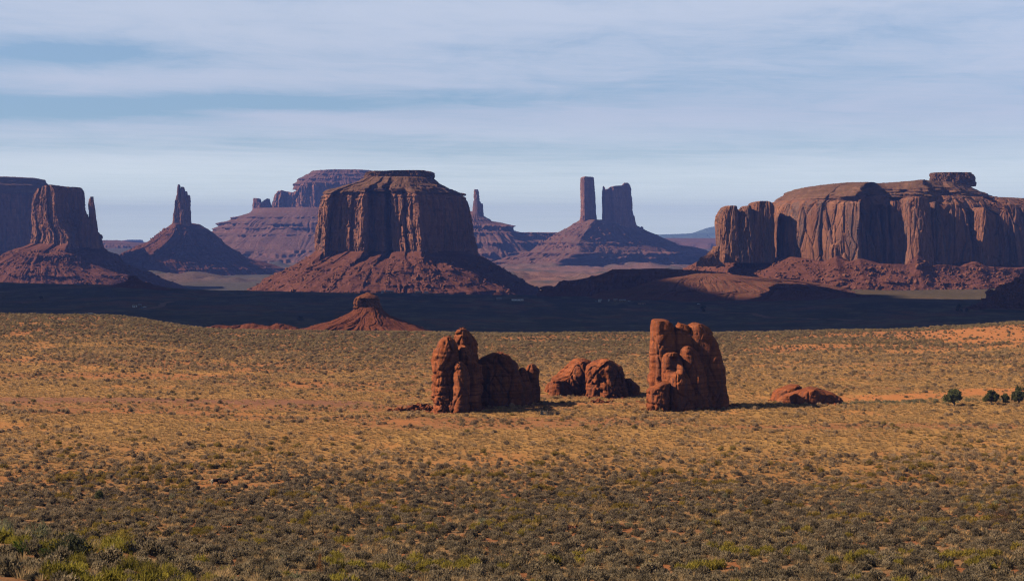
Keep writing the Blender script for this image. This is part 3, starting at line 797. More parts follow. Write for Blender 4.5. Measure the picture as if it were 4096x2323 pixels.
# ---- thin spire on a long bench
d = 8500
T_ = thing("thin_spire_butte", "thin lone spire on a long stepped bench, just right of the middle butte", "butte", base_loc(1960, 1070, d))
loft("spire", superellipse(120, .8, .15, 2, 50), [(870, 1886, 1936), (856, 1889, 1931), (831, 1892, 1931), (815, 1894, 1924), (805, 1895, 1919), (786, 1896, 1917), (765, 1897, 1913), (758, 1898, 1912)], d, M_CLIFF_FAR, T_, 2.0, d_cliff(3.2, 9, 35, 71))
loft("pinnacle", superellipse(100, .8, .15, 3, 36), [(868, 1912, 1935), (840, 1914, 1932), (820, 1916, 1931), (814, 1919, 1929)], d + 5, M_CLIFF_FAR, T_, 2.0, d_cliff(2.5, 9, 30, 72))
ap = talus_rows(0, [(846, 1880), (864, 1862), (885, 1830), (902, 1790), (930, 1740), (1000, 1650), (1080, 1560)],
                [(846, 1932), (864, 1936), (885, 1965), (891, 2002), (902, 2040), (922, 2049), (930, 2068), (960, 2110), (1000, 2160), (1080, 2230)], d)
ap = [(v, l, r, 0.2 + 0.8 * (v - 846) / 234.0, 1) for (v, l, r) in ap]
tal = loft("talus_slope", superellipse(300, .8, .12, 10, 900), ap, d, M_TALUS_FAR, T_, 3.4, d_slope(d, [(880, 6, 6), (904, 20, 6), (930, 18, 8), (970, 30, 8), (1010, 34, 8), (1035, 20, 8)], 20, 2.0, 73, k=2.2, w=70))
sad = loft("saddle_ridge", superellipse(260, .7, .1, 12, 700), [(1070, 1900, 2360, 1.0), (1010, 1960, 2340, .8), (985, 2000, 2320, .66), (972, 2010, 2300, .6), (958, 2030, 2290, .42), (945, 2050, 2280, .3), (932, 2062, 2262, .28), (930, 2070, 2250, .26)],
     d + 150, M_TALUS_FAR, T_, 3.4, d_slope(d, [(932, 14, 4), (945, 10, 6), (970, 26, 8), (1010, 30, 8)], 20, 2.0, 75, k=2.2, w=60))

# ---- twin stacks on a stepped pyramid
d = 7800
T_ = thing("twin_stack_butte", "two tall square-topped rock stacks on one stepped pyramid, right of centre and backlit blue", "butte", base_loc(2440, 1070, d))
loft("slim_stack", poly_plan([(2318, 60), (2322, 20), (2334, 0), (2350, 16), (2390, 58), (2388, 82), (2340, 88), (2322, 78)], d), [(905, 2316, 2391), (883, 2318, 2389), (856, 2320, 2385), (815, 2321, 2383), (765, 2321, 2379), (720, 2321, 2378), (710, 2322, 2376), (706, 2330, 2370)],
     d - 20, M_CLIFF_FAR, T_, 1.7, d_cliff(3.2, 9, 80, 81, 0, .1))
loft("broad_stack", poly_plan([(2406, 70), (2410, 30), (2418, 12), (2444, 50), (2456, 36), (2468, 50), (2500, 86), (2546, 140), (2540, 200), (2480, 230), (2420, 170)], d),
     [(915, 2402, 2552), (901, 2405, 2546), (889, 2407, 2543), (864, 2408, 2538), (840, 2408, 2528), (774, 2409, 2525), (745, 2410, 2523), (738, 2412, 2522)], d - 20, M_CLIFF_FAR, T_, 1.7, d_cliff(4, 11, 90, 83, 0, .08),
     sky=[(2400, 756), (2409, 752), (2412, 742), (2417, 743), (2420, 757), (2438, 754), (2444, 746), (2470, 741), (2490, 740), (2500, 735), (2506, 727), (2512, 731), (2517, 727), (2523, 731), (2530, 745)])
ap = talus_rows(0, [(880, 2316), (893, 2295), (914, 2266), (934, 2229), (971, 2171), (1008, 2113), (1042, 1990), (1060, 1960), (1080, 1930)],
                [(880, 2540), (901, 2546), (926, 2596), (957, 2666), (980, 2711), (988, 2777), (1000, 2830), (1042, 2900), (1060, 2930), (1080, 2950)], d)
ap = [(v, l, r, 0.30 + 0.70 * (v - 880) / 200.0, 0) for (v, l, r) in ap]
tal = loft("talus_slope", prow(-.5, 1000), ap, d + 90, M_TALUS_FAR, T_, 3.0, d_slope(d, [(895, 6, 6), (938, 7, 8), (971, 18, 5), (1011, 24, 5), (1030, 22, 8), (1050, 26, 8)], 15, 1.2, 85, k=2.0, w=60))
rubble(tal, 700, 2, 7, 131, "scattered rubble on the stepped pyramid below the twin stacks", M_STONE)

# ---- big mesa at the right
d = 3400
T_ = thing("broad_mesa", "huge orange-rimmed mesa filling the right side, with bulging pillars along its foot", "mesa", base_loc(3500, 1170, d))
pl = poly_plan([(3036, 105), (3050, 66), (3085, 36), (3150, 10), (3154, 16), (3230, -18), (3278, -34), (3290, 44), (3380, 60), (3480, 76), (3590, 66), (3600, 40), (3640, 30), (3690, 34), (3716, 74), (3800, 100), (3868, 120), (3880, 96), (3926, 100), (3950, 150), (4040, 190), (4150, 260),
                (4420, 480), (4380, 800), (3900, 900), (3200, 760), (3020, 330)], d)
loft("cliff", pl, [(1105, 3030, 4430), (1050, 3036, 4420), (960, 3034, 4400), (880, 3038, 4380), (840, 3046, 4350), (815, 3056, 4310), (800, 3074, 4270, .985), (788, 3106, 4230, .97), (780, 3118, 4200, .96)],
     d, M_MESA, T_, 1.5, d_cliff(3.6, 30, 130, 91, 0, .06))
loft("upper_slope", pl, [(860, 3110, 4270, .96), (830, 3100, 4190, .965), (811, 3096, 4110, .975), (797, 3098, 4060, .985), (786, 3110, 4024, .985), (775, 3128, 3998, .97, 0), (770, 3136, 3988, .96, .05), (757, 3149, 3955, .93, .1), (745, 3180, 3925, .88, .15), (738, 3205, 3910, .84, .2), (734, 3240, 3900, .8, .25)], d, M_CAP, T_, 1.7,
     d_slope(d, [(784, 5, 3), (774, 6, 3), (764, 5, 4), (752, 6, 4), (742, 5, 3)], 3, 1.1, 92), sky=[(3000, 737), (3207, 737), (3300, 734), (3403, 730), (3518, 732), (3630, 725), (3671, 720), (3760, 722), (3900, 732), (3960, 736), (4300, 745)], off=120)
loft("cap_block", superellipse(200, .7, .12, 15, 60), [(746, 3728, 3896), (730, 3726, 3898), (714, 3723, 3900), (702, 3725, 3893), (695, 3727, 3886), (691, 3732, 3882)], d + 330, M_CAP, T_, 1.2, d_cliff(3, 8, 12, 93))
for (seed, dd, depth, rws, A) in (
    (201, 40, 80, [(1050, 2862, 2962), (980, 2868, 2954), (897, 2863, 2942), (862, 2870, 2940), (840, 2882, 2938), (829, 2892, 2934), (824, 2902, 2928)], 3.0),
    (202, 46, 90, [(1050, 2915, 3030), (900, 2926, 3024), (860, 2936, 3010), (840, 2947, 3000), (829, 2958, 2996), (824, 2968, 2988)], 3.0),
    (203, 50, 100, [(1050, 2985, 3100), (900, 2990, 3098), (830, 2992, 3094), (816, 2996, 3088), (809, 3006, 3078), (806, 3020, 3068)], 3.0),
    (205, 8, 120, [(1090, 3268, 3392), (1040, 3272, 3388), (992, 3277, 3385), (978, 3284, 3382), (962, 3306, 3378), (940, 3322, 3372), (932, 3330, 3366)], 3.5),
    (206, 18, 130, [(1095, 3320, 3392), (1000, 3326, 3388), (920, 3334, 3384), (885, 3340, 3378), (870, 3345, 3370), (863, 3350, 3362)], 3.0),
    (207, 22, 130, [(1095, 3372, 3440), (980, 3374, 3436), (920, 3376, 3430), (895, 3378, 3420), (884, 3382, 3412), (880, 3388, 3404)], 3.0),
    (208, 30, 120, [(1095, 3420, 3500), (1000, 3420, 3480), (940, 3420, 3458), (924, 3421, 3454), (921, 3424, 3450)], 3.0),
    (209, 30, 110, [(1098, 3468, 3530), (960, 3474, 3522), (880, 3478, 3512), (852, 3482, 3500), (845, 3486, 3496)], 2.6),
    (210, 30, 110, [(1098, 3498, 3560), (930, 3500, 3552), (840, 3502, 3546), (822, 3504, 3526), (818, 3508, 3522)], 2.6),
    (211, 34, 110, [(1098, 3530, 3600), (900, 3530, 3596), (830, 3528, 3586), (812, 3532, 3580), (806, 3540, 3572)], 2.6),
    (212, -30, 120, [(1098, 3596, 3700), (980, 3604, 3690), (880, 3602, 3682), (820, 3602, 3676), (800, 3606, 3668), (792, 3618, 3660), (789, 3630, 3650)], 3.2),
    (213, -34, 70, [(1098, 3636, 3708), (1000, 3640, 3704), (930, 3644, 3698), (880, 3654, 3690), (850, 3662, 3682), (840, 3666, 3676)], 2.8),
    (214, 40, 130, [(1098, 3680, 3800), (960, 3682, 3776), (860, 3680, 3762), (826, 3682, 3750), (814, 3690, 3740), (810, 3704, 3730)], 3.2),
    (215, 80, 130, [(1102, 3740, 3880), (900, 3746, 3850), (840, 3742, 3820), (820, 3746, 3808), (812, 3756, 3790)], 3.2),
    (216, 40, 46, [(1102, 3808, 3844), (1000, 3810, 3838), (930, 3814, 3830), (916, 3816, 3826)], 2.0),
    (217, 30, 46, [(1102, 3838, 3874), (1040, 3842, 3872), (980, 3854, 3870), (962, 3860, 3868)], 2.0),
    (218, 24, 90, [(1104, 3868, 3958), (980, 3872, 3936), (880, 3876, 3932), (845, 3884, 3926), (834, 3892, 3914), (830, 3898, 3908)], 2.6),
    (219, 130, 170, [(1110, 3930, 4110), (960, 3936, 4090), (880, 3944, 4076), (850, 3964, 4060), (836, 3990, 4040), (830, 4010, 4030)], 4.0),
    (220, 190, 200, [(1115, 4040, 4240), (940, 4046, 4220), (860, 4060, 4200), (836, 4080, 4180), (826, 4110, 4150)], 4.0)):
    loft("pillar", superellipse(160, .5, .2, seed, depth), rws, d + dd + depth * .35, M_MESA, T_, 1.1, d_cliff(A * 0.95, 12, 80, seed))
loft("ledge_block", superellipse(160, .6, .15, 16, 60), [(1065, 2785, 2900), (1050, 2788, 2890), (1046, 2792, 2880), (1030, 2806, 2876), (1022, 2826, 2874), (1008, 2842, 2872), (985, 2858, 2870)], d - 5, M_MESA, T_, 1.2, d_cliff(3, 8, 10, 230))
plt = superellipse(420, .7, .08, 17, 900)
ap = [(1230, 2560, 4700, 1.12, 0), (1180, 2640, 4620, 1.08, 0), (1150, 2690, 4560, 1.05), (1120, 2715, 4520, 1.02), (1082, 2741, 4490, .99), (1060, 2785, 4470, .965), (1040, 2830, 4455, .95), (1020, 2880, 4440, .94)]
def mesa_apron(X, Y, Z, T, th):
    dn, dz = d_slope(d, [(1110, 4, 6)], 6, 1.5, 95)(X, Y, Z, T, th)
    cone = 0
    for (u, hgt, w) in ((2930, 4, 60), (3180, 5, 90), (3330, 12, 45), (3420, 9, 60), (3640, 20, 48), (3870, 10, 50), (3760, 2, 50)):
        xc = XU(u, d); wm = w / F * d
        cone = cone + hgt * np.clip(1 - np.abs(X - xc) / wm, 0, 1)
    drop = np.interp(X, [XU(3000, d), XU(3300, d), XU(3700, d), XU(4096, d)], [0, -10, -16, -22])
    hills = fbm(X / 26, Y / 26, Z / 26, 96, 3) * 5
    return dn + hills, dz + (cone + drop) * sstep(T, .3, .95)
tal = loft("talus_slope", plt, ap, d + 360, M_TALUS, T_, 2.0, mesa_apron, closed_top=False)
XR = (XU(2740, d), XU(4080, d))
rubble(tal, 3200, 0.7, 3.6, 141, "rockfall rubble heaped along the foot of the huge right mesa", M_STONE, xr=XR, tmin=.3, tmax=.98)
boulders(tal, 80, 2.2, 6.5, 142, "big fallen boulder at the foot of the huge right mesa", "boulders along the right mesa's foot", M_STONE, xr=XR, tmin=.35, tmax=.95)

# ---- low dark ridge and red mounds before the mesa
d = 3250
T_ = thing("dark_ridge", "low dark stepped ridge in cloud shadow, right of the middle butte's apron", "ridge", base_loc(2450, 1195, d))
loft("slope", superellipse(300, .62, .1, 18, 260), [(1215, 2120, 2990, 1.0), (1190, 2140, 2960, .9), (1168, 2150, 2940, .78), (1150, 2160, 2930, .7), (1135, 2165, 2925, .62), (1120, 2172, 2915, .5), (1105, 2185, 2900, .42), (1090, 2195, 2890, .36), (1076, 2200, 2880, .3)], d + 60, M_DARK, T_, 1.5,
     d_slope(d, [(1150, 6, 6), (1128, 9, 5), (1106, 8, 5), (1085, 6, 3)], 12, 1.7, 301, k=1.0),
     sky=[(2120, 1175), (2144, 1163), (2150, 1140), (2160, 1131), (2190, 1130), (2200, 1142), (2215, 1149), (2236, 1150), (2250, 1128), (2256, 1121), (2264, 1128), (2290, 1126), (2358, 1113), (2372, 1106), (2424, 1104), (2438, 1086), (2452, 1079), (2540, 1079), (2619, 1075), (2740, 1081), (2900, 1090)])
d = 3020
T_ = thing("red_mound", "low rounded red mound with sandy bench, at the foot of the right mesa", "mound", base_loc(2850, 1195, d))
loft("slope", superellipse(300, .8, .12, 19, 380), [(1225, 2250, 3560, 1.0), (1195, 2345, 3470, .86), (1180, 2390, 3430, .78), (1165, 2425, 3400, .7), (1158, 2530, 3380, .62), (1140, 2580, 3300, .5), (1122, 2622, 3200, .38), (1112, 2690, 3060, .28), (1104, 2740, 2980, .2), (1094, 2785, 2900, .1)], d + 130, M_MOUND, T_, 1.6,
     d_slope(d, [(1172, 5, 4), (1160, 6, 4), (1140, 4, 4), (1124, 6, 4)], 9, 0.7, 311, k=1.6))

d = 2880
T_ = thing("boulder_ridge", "low dark bouldery ridge lying across the foot of the right mesa", "ridge", base_loc(3350, 1190, d))
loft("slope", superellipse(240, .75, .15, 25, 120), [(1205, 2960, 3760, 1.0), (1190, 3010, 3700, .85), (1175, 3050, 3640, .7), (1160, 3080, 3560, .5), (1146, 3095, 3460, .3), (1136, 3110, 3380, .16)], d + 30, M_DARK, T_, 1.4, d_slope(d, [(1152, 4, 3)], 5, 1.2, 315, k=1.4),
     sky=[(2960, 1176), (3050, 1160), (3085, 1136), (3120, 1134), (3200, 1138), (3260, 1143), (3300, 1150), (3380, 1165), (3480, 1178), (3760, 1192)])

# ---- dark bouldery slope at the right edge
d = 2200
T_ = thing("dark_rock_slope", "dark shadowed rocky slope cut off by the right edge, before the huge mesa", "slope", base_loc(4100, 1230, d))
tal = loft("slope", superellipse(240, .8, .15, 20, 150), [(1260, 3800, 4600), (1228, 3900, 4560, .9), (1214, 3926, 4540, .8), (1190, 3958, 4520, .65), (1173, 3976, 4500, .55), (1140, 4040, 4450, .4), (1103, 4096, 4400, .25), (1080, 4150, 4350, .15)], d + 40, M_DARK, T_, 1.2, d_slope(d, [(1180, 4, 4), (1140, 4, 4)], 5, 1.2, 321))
rubble(tal, 700, 1.2, 5.0, 322, "tumbled dark boulders on the shadowed slope at the right edge", M_DARK, tmin=.0, tmax=.95, xr=(XU(3880, d), XU(4200, d)))

# ---- small dark butte at the left, beyond the shaded flat
d = 3120
T_ = thing("small_dark_butte", "small dark flat-topped butte in cloud shadow before the mitten-shaped butte's apron", "butte", base_loc(530, 1150, d))
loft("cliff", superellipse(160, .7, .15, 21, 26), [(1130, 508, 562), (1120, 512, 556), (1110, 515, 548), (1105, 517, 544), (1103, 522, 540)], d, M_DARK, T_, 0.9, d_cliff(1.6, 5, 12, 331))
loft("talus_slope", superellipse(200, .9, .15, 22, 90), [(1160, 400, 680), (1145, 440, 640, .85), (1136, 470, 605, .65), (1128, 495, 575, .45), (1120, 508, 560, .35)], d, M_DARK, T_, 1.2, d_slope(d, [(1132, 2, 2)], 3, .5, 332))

# ---- small red pyramid with a square knob
d = 1250
T_ = thing("red_cone_butte", "small sunlit red cone with a square knob on top, before the shaded flat", "butte", base_loc(1470, 1320, d))
kn = poly_plan([(1416, 9), (1420, 3), (1436, 0), (1446, 1.5), (1449, 4), (1470, 5), (1476, 2.2), (1490, 1), (1497, 3.5), (1526, 9), (1524, 17), (1490, 20), (1430, 18)], d)
loft("knob", kn, [(1250, 1420, 1527), (1236, 1417, 1527), (1226, 1417, 1523), (1211, 1416, 1520), (1196, 1421, 1516), (1190, 1424, 1514), (1187, 1428, 1510)], d - 8, M_KNOB, T_, 0.3,
     lambda X, Y, Z, T, th: (vn(X / 8, Y / 8, Z / 0.7, 5) * 0.5 + vn(X / 1.5, Y / 1.5, Z / 1.2, 6) * 0.55 + (np.abs(vn(X / 2.2, Y / 2.2, Z / 14, 7)) - .4) * 1.6, 0))
loft("cap_mound", superellipse(100, .9, .1, 23, 15), [(1190, 1426, 1512), (1184, 1434, 1504, .9), (1179, 1448, 1494, .7), (1173, 1460, 1482, .4), (1170, 1468, 1476, .15)], d - 2, M_KNOB, T_, 0.3, lambda X, Y, Z, T, th: (vn(X / 2, Y / 2, Z / 2, 8) * .4, vn(X / 1.5, Y / 1.5, 0, 9) * .25))
def cone_disp(X, Y, Z, T, th):
    wr = 1.2 * vn(th * 4, T * 4, 0, 18)
    g = np.abs(vn(th * 4.1 + wr, T * 1.8, 0, 12)) * 9.0 + np.abs(vn(th * 11 + wr * 2, T * 3, 0, 13)) * 4.5 - 4.9 + fbm(X / 7, Y / 7, Z / 7, 16, 3) * 2.4
    return g * np.clip(1 - T, 0, 1) * 1.3 + vn(X / 2, Y / 2, Z / 2, 14) * .3, vn(X / 1.4, Y / 1.4, 0, 15) * .25
loft("talus_slope", superellipse(260, 1.0, .1, 24, 95), [(1345, 1120, 1790), (1322, 1190, 1700, .88), (1307, 1240, 1660, .76), (1295, 1275, 1628, .66), (1287, 1318, 1606, .56), (1267, 1361, 1563, .4), (1250, 1398, 1540, .28), (1240, 1412, 1532, .24), (1228, 1424, 1518, .2)], d, M_CONE, T_, 0.5, cone_disp)
T_ = thing("red_badland_ridge", "low sunlit red badland ridge trailing left of the small red cone", "ridge", base_loc(900, 1315, d))
loft("slope", superellipse(240, .8, .2, 27, 40), [(1330, 600, 1270), (1312, 650, 1240, .8), (1304, 690, 1220, .6), (1296, 760, 1200, .4), (1289, 820, 1170, .15)], d - 30, M_CONE, T_, 0.5,
     lambda X, Y, Z, T, th: (np.abs(vn(X / 6, Y / 9, 0, 31)) * 6 - 3, fbm(X / 7, Y / 14, 0, 32, 3) * 2.2),
     sky=[(600, 1316), (660, 1312), (740, 1309), (800, 1308), (850, 1300), (875, 1296), (905, 1303), (960, 1298), (1000, 1299), (1050, 1301), (1103, 1295), (1140, 1301), (1200, 1307), (1270, 1314)])


# ------------------------------------------------------------------ near sandstone rocks
def near_rock(name, parent, rows, d, depth, seed, A=0.8, e=.9, wob=.12, lam=0.8, slab=5.0, res=0.28, mat=M_ROCK, plan=None, carve=None):
    f = d_round(A, seed, lam, slab)
    def g(X, Y, Z, T, th):
        dn, dz = f(X, Y, Z, T, th)
        if carve is not None: dn = dn + carve(X, Y, Z, T, th)
        return dn, dz
    return loft(name, plan if plan is not None else superellipse(160, e, wob, seed, depth), rows, d, mat, parent, res, g, smooth=True, psmooth=1)

d = 552
T_ = thing("rounded_rock_cluster", "cluster of upright rounded red rocks with a low hump trailing right, leftmost near rock", "rock", base_loc(1850, 1645, d))
def bedded(zv0, zv1, dd, amp=0.5):
    z0, z1 = ZV(zv0, dd), ZV(zv1, dd)
    def f(X, Y, Z, T, th):
        w = sstep(Z, z0 - .3, z0 + .3) * (1 - sstep(Z, z1 - .5, z1 + .5))
        saw = np.abs(((Z - z0 + .7 * vn(X / 3, Y / 3, 0, 75) + 1.1 * vn(0.2, 0.4, Z / 4, 76)) / 2.6) % 1.0 - .5) * 2
        return -w * amp * ((saw > .82) * 1.0 + (np.abs(vn(X / 1.6, Y / 1.6, np.floor((Z - z0) / 2.6), 77)) < .1) * .8)
    return f
near_rock("pillar", T_, [(1668, 1731, 1856), (1642, 1732, 1852), (1615, 1739, 1848), (1590, 1726, 1840), (1565, 1731, 1830), (1528, 1732, 1830), (1491, 1731, 1832), (1460, 1726, 1834), (1423, 1724, 1836), (1398, 1741, 1834), (1372, 1760, 1826), (1357, 1770, 1818), (1349, 1780, 1806), (1346, 1788, 1798)], d, 8.5, 401, .85, .7, carve=bedded(1665, 1500, d))
near_rock("pillar", T_, [(1640, 1800, 1916), (1500, 1812, 1912), (1423, 1818, 1908), (1380, 1818, 1906), (1355, 1819, 1897), (1338, 1826, 1884), (1325, 1832, 1874), (1317, 1838, 1862), (1313, 1844, 1853)], d + 19, 16, 402, .8, .75)
near_rock("pillar", T_, [(1668, 1828, 1932), (1600, 1830, 1928), (1528, 1832, 1926), (1460, 1827, 1920), (1426, 1826, 1892), (1405, 1831, 1876), (1393, 1837, 1864), (1387, 1843, 1854)], d + 5, 11, 403, .8, .72)
near_rock("pillar", T_, [(1668, 1806, 1880), (1600, 1808, 1876), (1520, 1808, 1874), (1485, 1810, 1870), (1465, 1815, 1864), (1452, 1822, 1852), (1446, 1830, 1844)], d - 2.5, 7, 404, .7, .9)
near_rock("hump", T_, [(1620, 1880, 2112), (1595, 1890, 2104), (1540, 1896, 2098), (1500, 1900, 2086), (1479, 1902, 2078), (1460, 1904, 2070), (1444, 1908, 2056), (1432, 1926, 2044), (1420, 1962, 2030), (1412, 1984, 2014)], d + 26, 15, 405, .9, .7, lam=.7)
near_rock("knob", T_, [(1610, 2096, 2164), (1560, 2098, 2162), (1540, 2102, 2160), (1510, 2104, 2157), (1485, 2104, 2160), (1470, 2106, 2156), (1462, 2110, 2148), (1455, 2116, 2138)], d + 36, 7, 406, .6, .9)
near_rock("hump", T_, [(1615, 2030, 2140), (1570, 2040, 2130), (1520, 2060, 2120), (1494, 2066, 2114), (1480, 2074, 2108), (1474, 2080, 2100)], d + 30, 9, 407, .5, .9)

d = 618
T_ = thing("double_humped_rock", "low double-humped red rock in the gap of the near group, between the two taller rocks", "rock", base_loc(2370, 1580, d))
near_rock("hump", T_, [(1590, 2182, 2392), (1565, 2186, 2388), (1542, 2188, 2384), (1516, 2194, 2380), (1494, 2234, 2378), (1463, 2268, 2374), (1450, 2282, 2368), (1441, 2302, 2352), (1437, 2316, 2336)], d + 14, 18, 411, 1.1, .85, lam=.9)
near_rock("hump", T_, [(1598, 2342, 2518), (1575, 2346, 2512), (1545, 2350, 2508), (1513, 2346, 2502), (1490, 2348, 2496), (1463, 2362, 2477), (1448, 2390, 2456), (1440, 2404, 2444), (1436, 2414, 2434)], d, 13, 412, 1.1, .85, lam=.9)
near_rock("hump", T_, [(1598, 2480, 2566), (1562, 2484, 2558), (1545, 2486, 2555), (1530, 2490, 2543), (1520, 2496, 2530), (1515, 2502, 2520)], d + 6, 9, 413, .6, .85, lam=.6)
near_rock("ledge", T_, [(1590, 2190, 2300), (1560, 2194, 2296), (1535, 2198, 2280), (1520, 2206, 2262)], d + 5, 8, 414, .6, .8)

d = 560
T_ = thing("tall_fin_rock", "tallest near rock, a clump of smooth red fins with a dark alcove in front", "rock", base_loc(2740, 1640, d))
near_rock("fin", T_, [(1640, 2598, 2720), (1542, 2601, 2712), (1521, 2596, 2708), (1421, 2597, 2704), (1340, 2601, 2700), (1312, 2603, 2697), (1295, 2605, 2690), (1284, 2607, 2678), (1279, 2612, 2660)], d + 9, 13, 421, .5, .62, lam=1.5, slab=7,
          carve=lambda X, Y, Z, T, th: -1.0 * np.exp(-((X - XU(2617, d)) / .45) ** 2) * (1 - sstep(Z, ZV(1380, d), ZV(1345, d))))
near_rock("fin", T_, [(1640, 2670, 2810), (1480, 2676, 2800), (1385, 2684, 2784), (1328, 2690, 2768), (1312, 2698, 2757), (1301, 2702, 2750), (1295, 2708, 2738), (1292, 2712, 2726)], d + 11, 13, 422, .5, .65, lam=1.5, slab=7)
near_rock("fin", T_, [(1650, 2740, 2908), (1575, 2742, 2903), (1527, 2744, 2900), (1470, 2746, 2896), (1421, 2748, 2881), (1370, 2740, 2863), (1328, 2745, 2836), (1310, 2751, 2824), (1300, 2756, 2808), (1294, 2772, 2794)], d + 12, 16, 423, .55, .62, lam=1.4, slab=8)
def alcove(X, Y, Z, T, th):
    a = np.exp(-(((X - XU(2694, d)) / 2.2) ** 4 + ((Z - ZV(1462, d)) / 2.4) ** 4))
    return -3.6 * a * (np.sin(th) < -.2)
near_rock("dome", T_, [(1650, 2660, 2790), (1600, 2658, 2780), (1527, 2652, 2773), (1476, 2648, 2752), (1436, 2648, 2731), (1420, 2652, 2720), (1411, 2662, 2708), (1407, 2674, 2696)], d + 3, 11, 424, .5, .85, lam=1.1, carve=alcove, res=.24)
near_rock("dome", T_, [(1650, 2724, 2842), (1602, 2726, 2834), (1512, 2724, 2829), (1457, 2722, 2811), (1409, 2719, 2788), (1396, 2722, 2776), (1387, 2730, 2762), (1383, 2738, 2750)], d + 5, 13, 425, .5, .75, lam=1.1)
near_rock("base_block", T_, [(1662, 2590, 2682), (1639, 2592, 2680), (1600, 2589, 2679), (1557, 2589, 2679), (1543, 2612, 2678), (1533, 2636, 2676), (1528, 2650, 2672)], d - 4, 9, 426, .6, .8, lam=.7, slab=3.5, carve=bedded(1662, 1600, d, .4))
near_rock("base_block", T_, [(1662, 2680, 2790), (1640, 2682, 2784), (1580, 2680, 2778), (1535, 2680, 2764), (1510, 2684, 2744), (1498, 2690, 2728), (1493, 2700, 2716)], d - 3, 9, 427, .55, .8, lam=.7, slab=3.5)

d = 588
T_ = thing("low_slab_rock", "low flat red rock lying alone right of the tallest near rock", "rock", base_loc(3220, 1612, d))
near_rock("slab", T_, [(1640, 3078, 3230), (1599, 3080, 3228), (1575, 3088, 3222), (1561, 3096, 3216), (1550, 3124, 3208), (1543, 3150, 3200), (1540, 3166, 3190)], d + 9, 11, 431, .5, .8, lam=.6)
near_rock("slab", T_, [(1640, 3102, 3382), (1612, 3106, 3373), (1600, 3114, 3366), (1585, 3132, 3352), (1572, 3164, 3334), (1562, 3190, 3302), (1555, 3222, 3276), (1552, 3236, 3262)], d, 12, 432, .5, .85, lam=.6, slab=6)

# fallen blocks at the left foot of the rock cluster: each can be lifted away
rs = np.random.RandomState(5)
for i, (u, v, s) in enumerate(((1602, 1643, 1.5), (1560, 1648, .7), (1640, 1640, 1.3), (1662, 1632, 1.7), (1690, 1622, 1.4), (1712, 1612, 1.5), (1725, 1600, 1.3), (1715, 1632, 1.0), (1734, 1640, 1.3), (1684, 1640, .8), (1612, 1647, .8),
                               (2437, 1630, .9), (2555, 1626, .6), (2372, 1578, .8), (2395, 1582, .9), (2412, 1584, .7), (2570, 1618, .5))):
    dd = 560 if u < 1800 else 585
    x = XU(u, dd); z = gz(x, dd)
    V, f = blocks(500 + i, np.zeros((1, 3)), np.ones(1), .8, 3)
    V = V + V * 0.08 * vn(V[:, 0] * 3, V[:, 1] * 3, V[:, 2] * 3, i)[:, None]
    o = mesh_np("fallen_block", V, None, f, M_ROCK, None, False)
    o.scale = (s * 1.15, s, s * .85); o.location = (x, dd, z + s * .35); o.rotation_euler = (.2, .1, i)
    if u < 1800: tag(o, "fallen red block at the left foot of the upright rock cluster", "boulder", "fallen blocks at the rock cluster's left foot")
    else: tag(o, "small loose red stone on the bare soil between the near rocks", "boulder", "loose stones between the near rocks")


rs = np.random.RandomState(15)
P = []
for (u, dd, r, n) in ((1780, 552, 6, 60), (1860, 558, 7, 50), (1990, 578, 9, 60), (2120, 590, 5, 30), (2290, 630, 10, 60), (2430, 616, 8, 70), (2640, 558, 6, 60), (2740, 560, 7, 60), (2840, 570, 8, 60), (3240, 588, 11, 50)):
    a = rs.rand(n) * 6.28; q = r * (.85 + .5 * rs.rand(n) ** 2)
    P.append(np.stack([XU(u, dd) + np.cos(a) * q, dd + np.sin(a) * q, 0 * a], 1))
P = np.concatenate(P); P[:, 2] = ground(P[:, 0], P[:, 1]) + .1
V, f = blocks(16, P, .15 + .7 * rs.rand(len(P)) ** 3, .7)
tag(mesh_np("rubble", V, None, f, M_ROCK), "small red stones scattered round the feet of the near rocks", "rubble", None, "stuff")


# ------------------------------------------------------------------ distant horizon
d = 11500
T_ = thing("far_plateau", "far pale plateau with a blue cliff edge below the distant blue hill", "plateau", base_loc(2800, 1000, d))
loft("rim", superellipse(300, .7, .1, 31, 2000), [(1010, 2200, 3700), (987, 2260, 3600, .95), (973, 2280, 3580, .93), (968, 2300, 3570, .9), (956, 2350, 3500, .55), (953, 2400, 3450, .4)], d + 1200, M_TALUS_FAR, T_, 22, lambda X, Y, Z, T, th: (fbm(X / 260, Y / 260, 0, 3) * 120 * (1 - sstep(T, .35, .6)), fbm(X / 120, Y / 120, 0, 4) * 4))
d = 19500
T_ = thing("blue_hill", "smooth faraway blue hill on the skyline left of the huge right mesa", "hill", base_loc(2850, 960, d))
loft("slope", superellipse(200, 1, .1, 32, 2600), [(966, 2420, 3600), (945, 2560, 3400, .9), (938, 2637, 3300, .8), (934, 2736, 3220, .7), (922, 2773, 3080, .5), (914, 2798, 3000, .4), (909, 2818, 2940, .3), (907, 2836, 2900, .2)], d, M_BLUE, T_, 40, lambda X, Y, Z, T, th: (vn(X / 900, Y / 900, 0, 6) * 120, vn(X / 300, Y / 300, 0, 7) * 6))
d = 17500
T_ = thing("pale_far_mesa", "tiny pale blue mesa on the skyline left of the finger spire", "mesa", base_loc(530, 970, d))
loft("cliff", superellipse(160, .6, .1, 33, 500), [(975, 470, 572), (968, 486, 567), (962, 505, 564), (959, 530, 561)], d, M_CLIFF_FAR, T_, 18, lambda X, Y, Z, T, th: (vn(X / 90, Y / 90, 0, 8) * 18, 0))
d = 11000
T_ = thing("low_brown_mesa", "low brown mesa on the skyline between the mitten butte's thumb and the finger spire", "mesa", base_loc(440, 985, d))
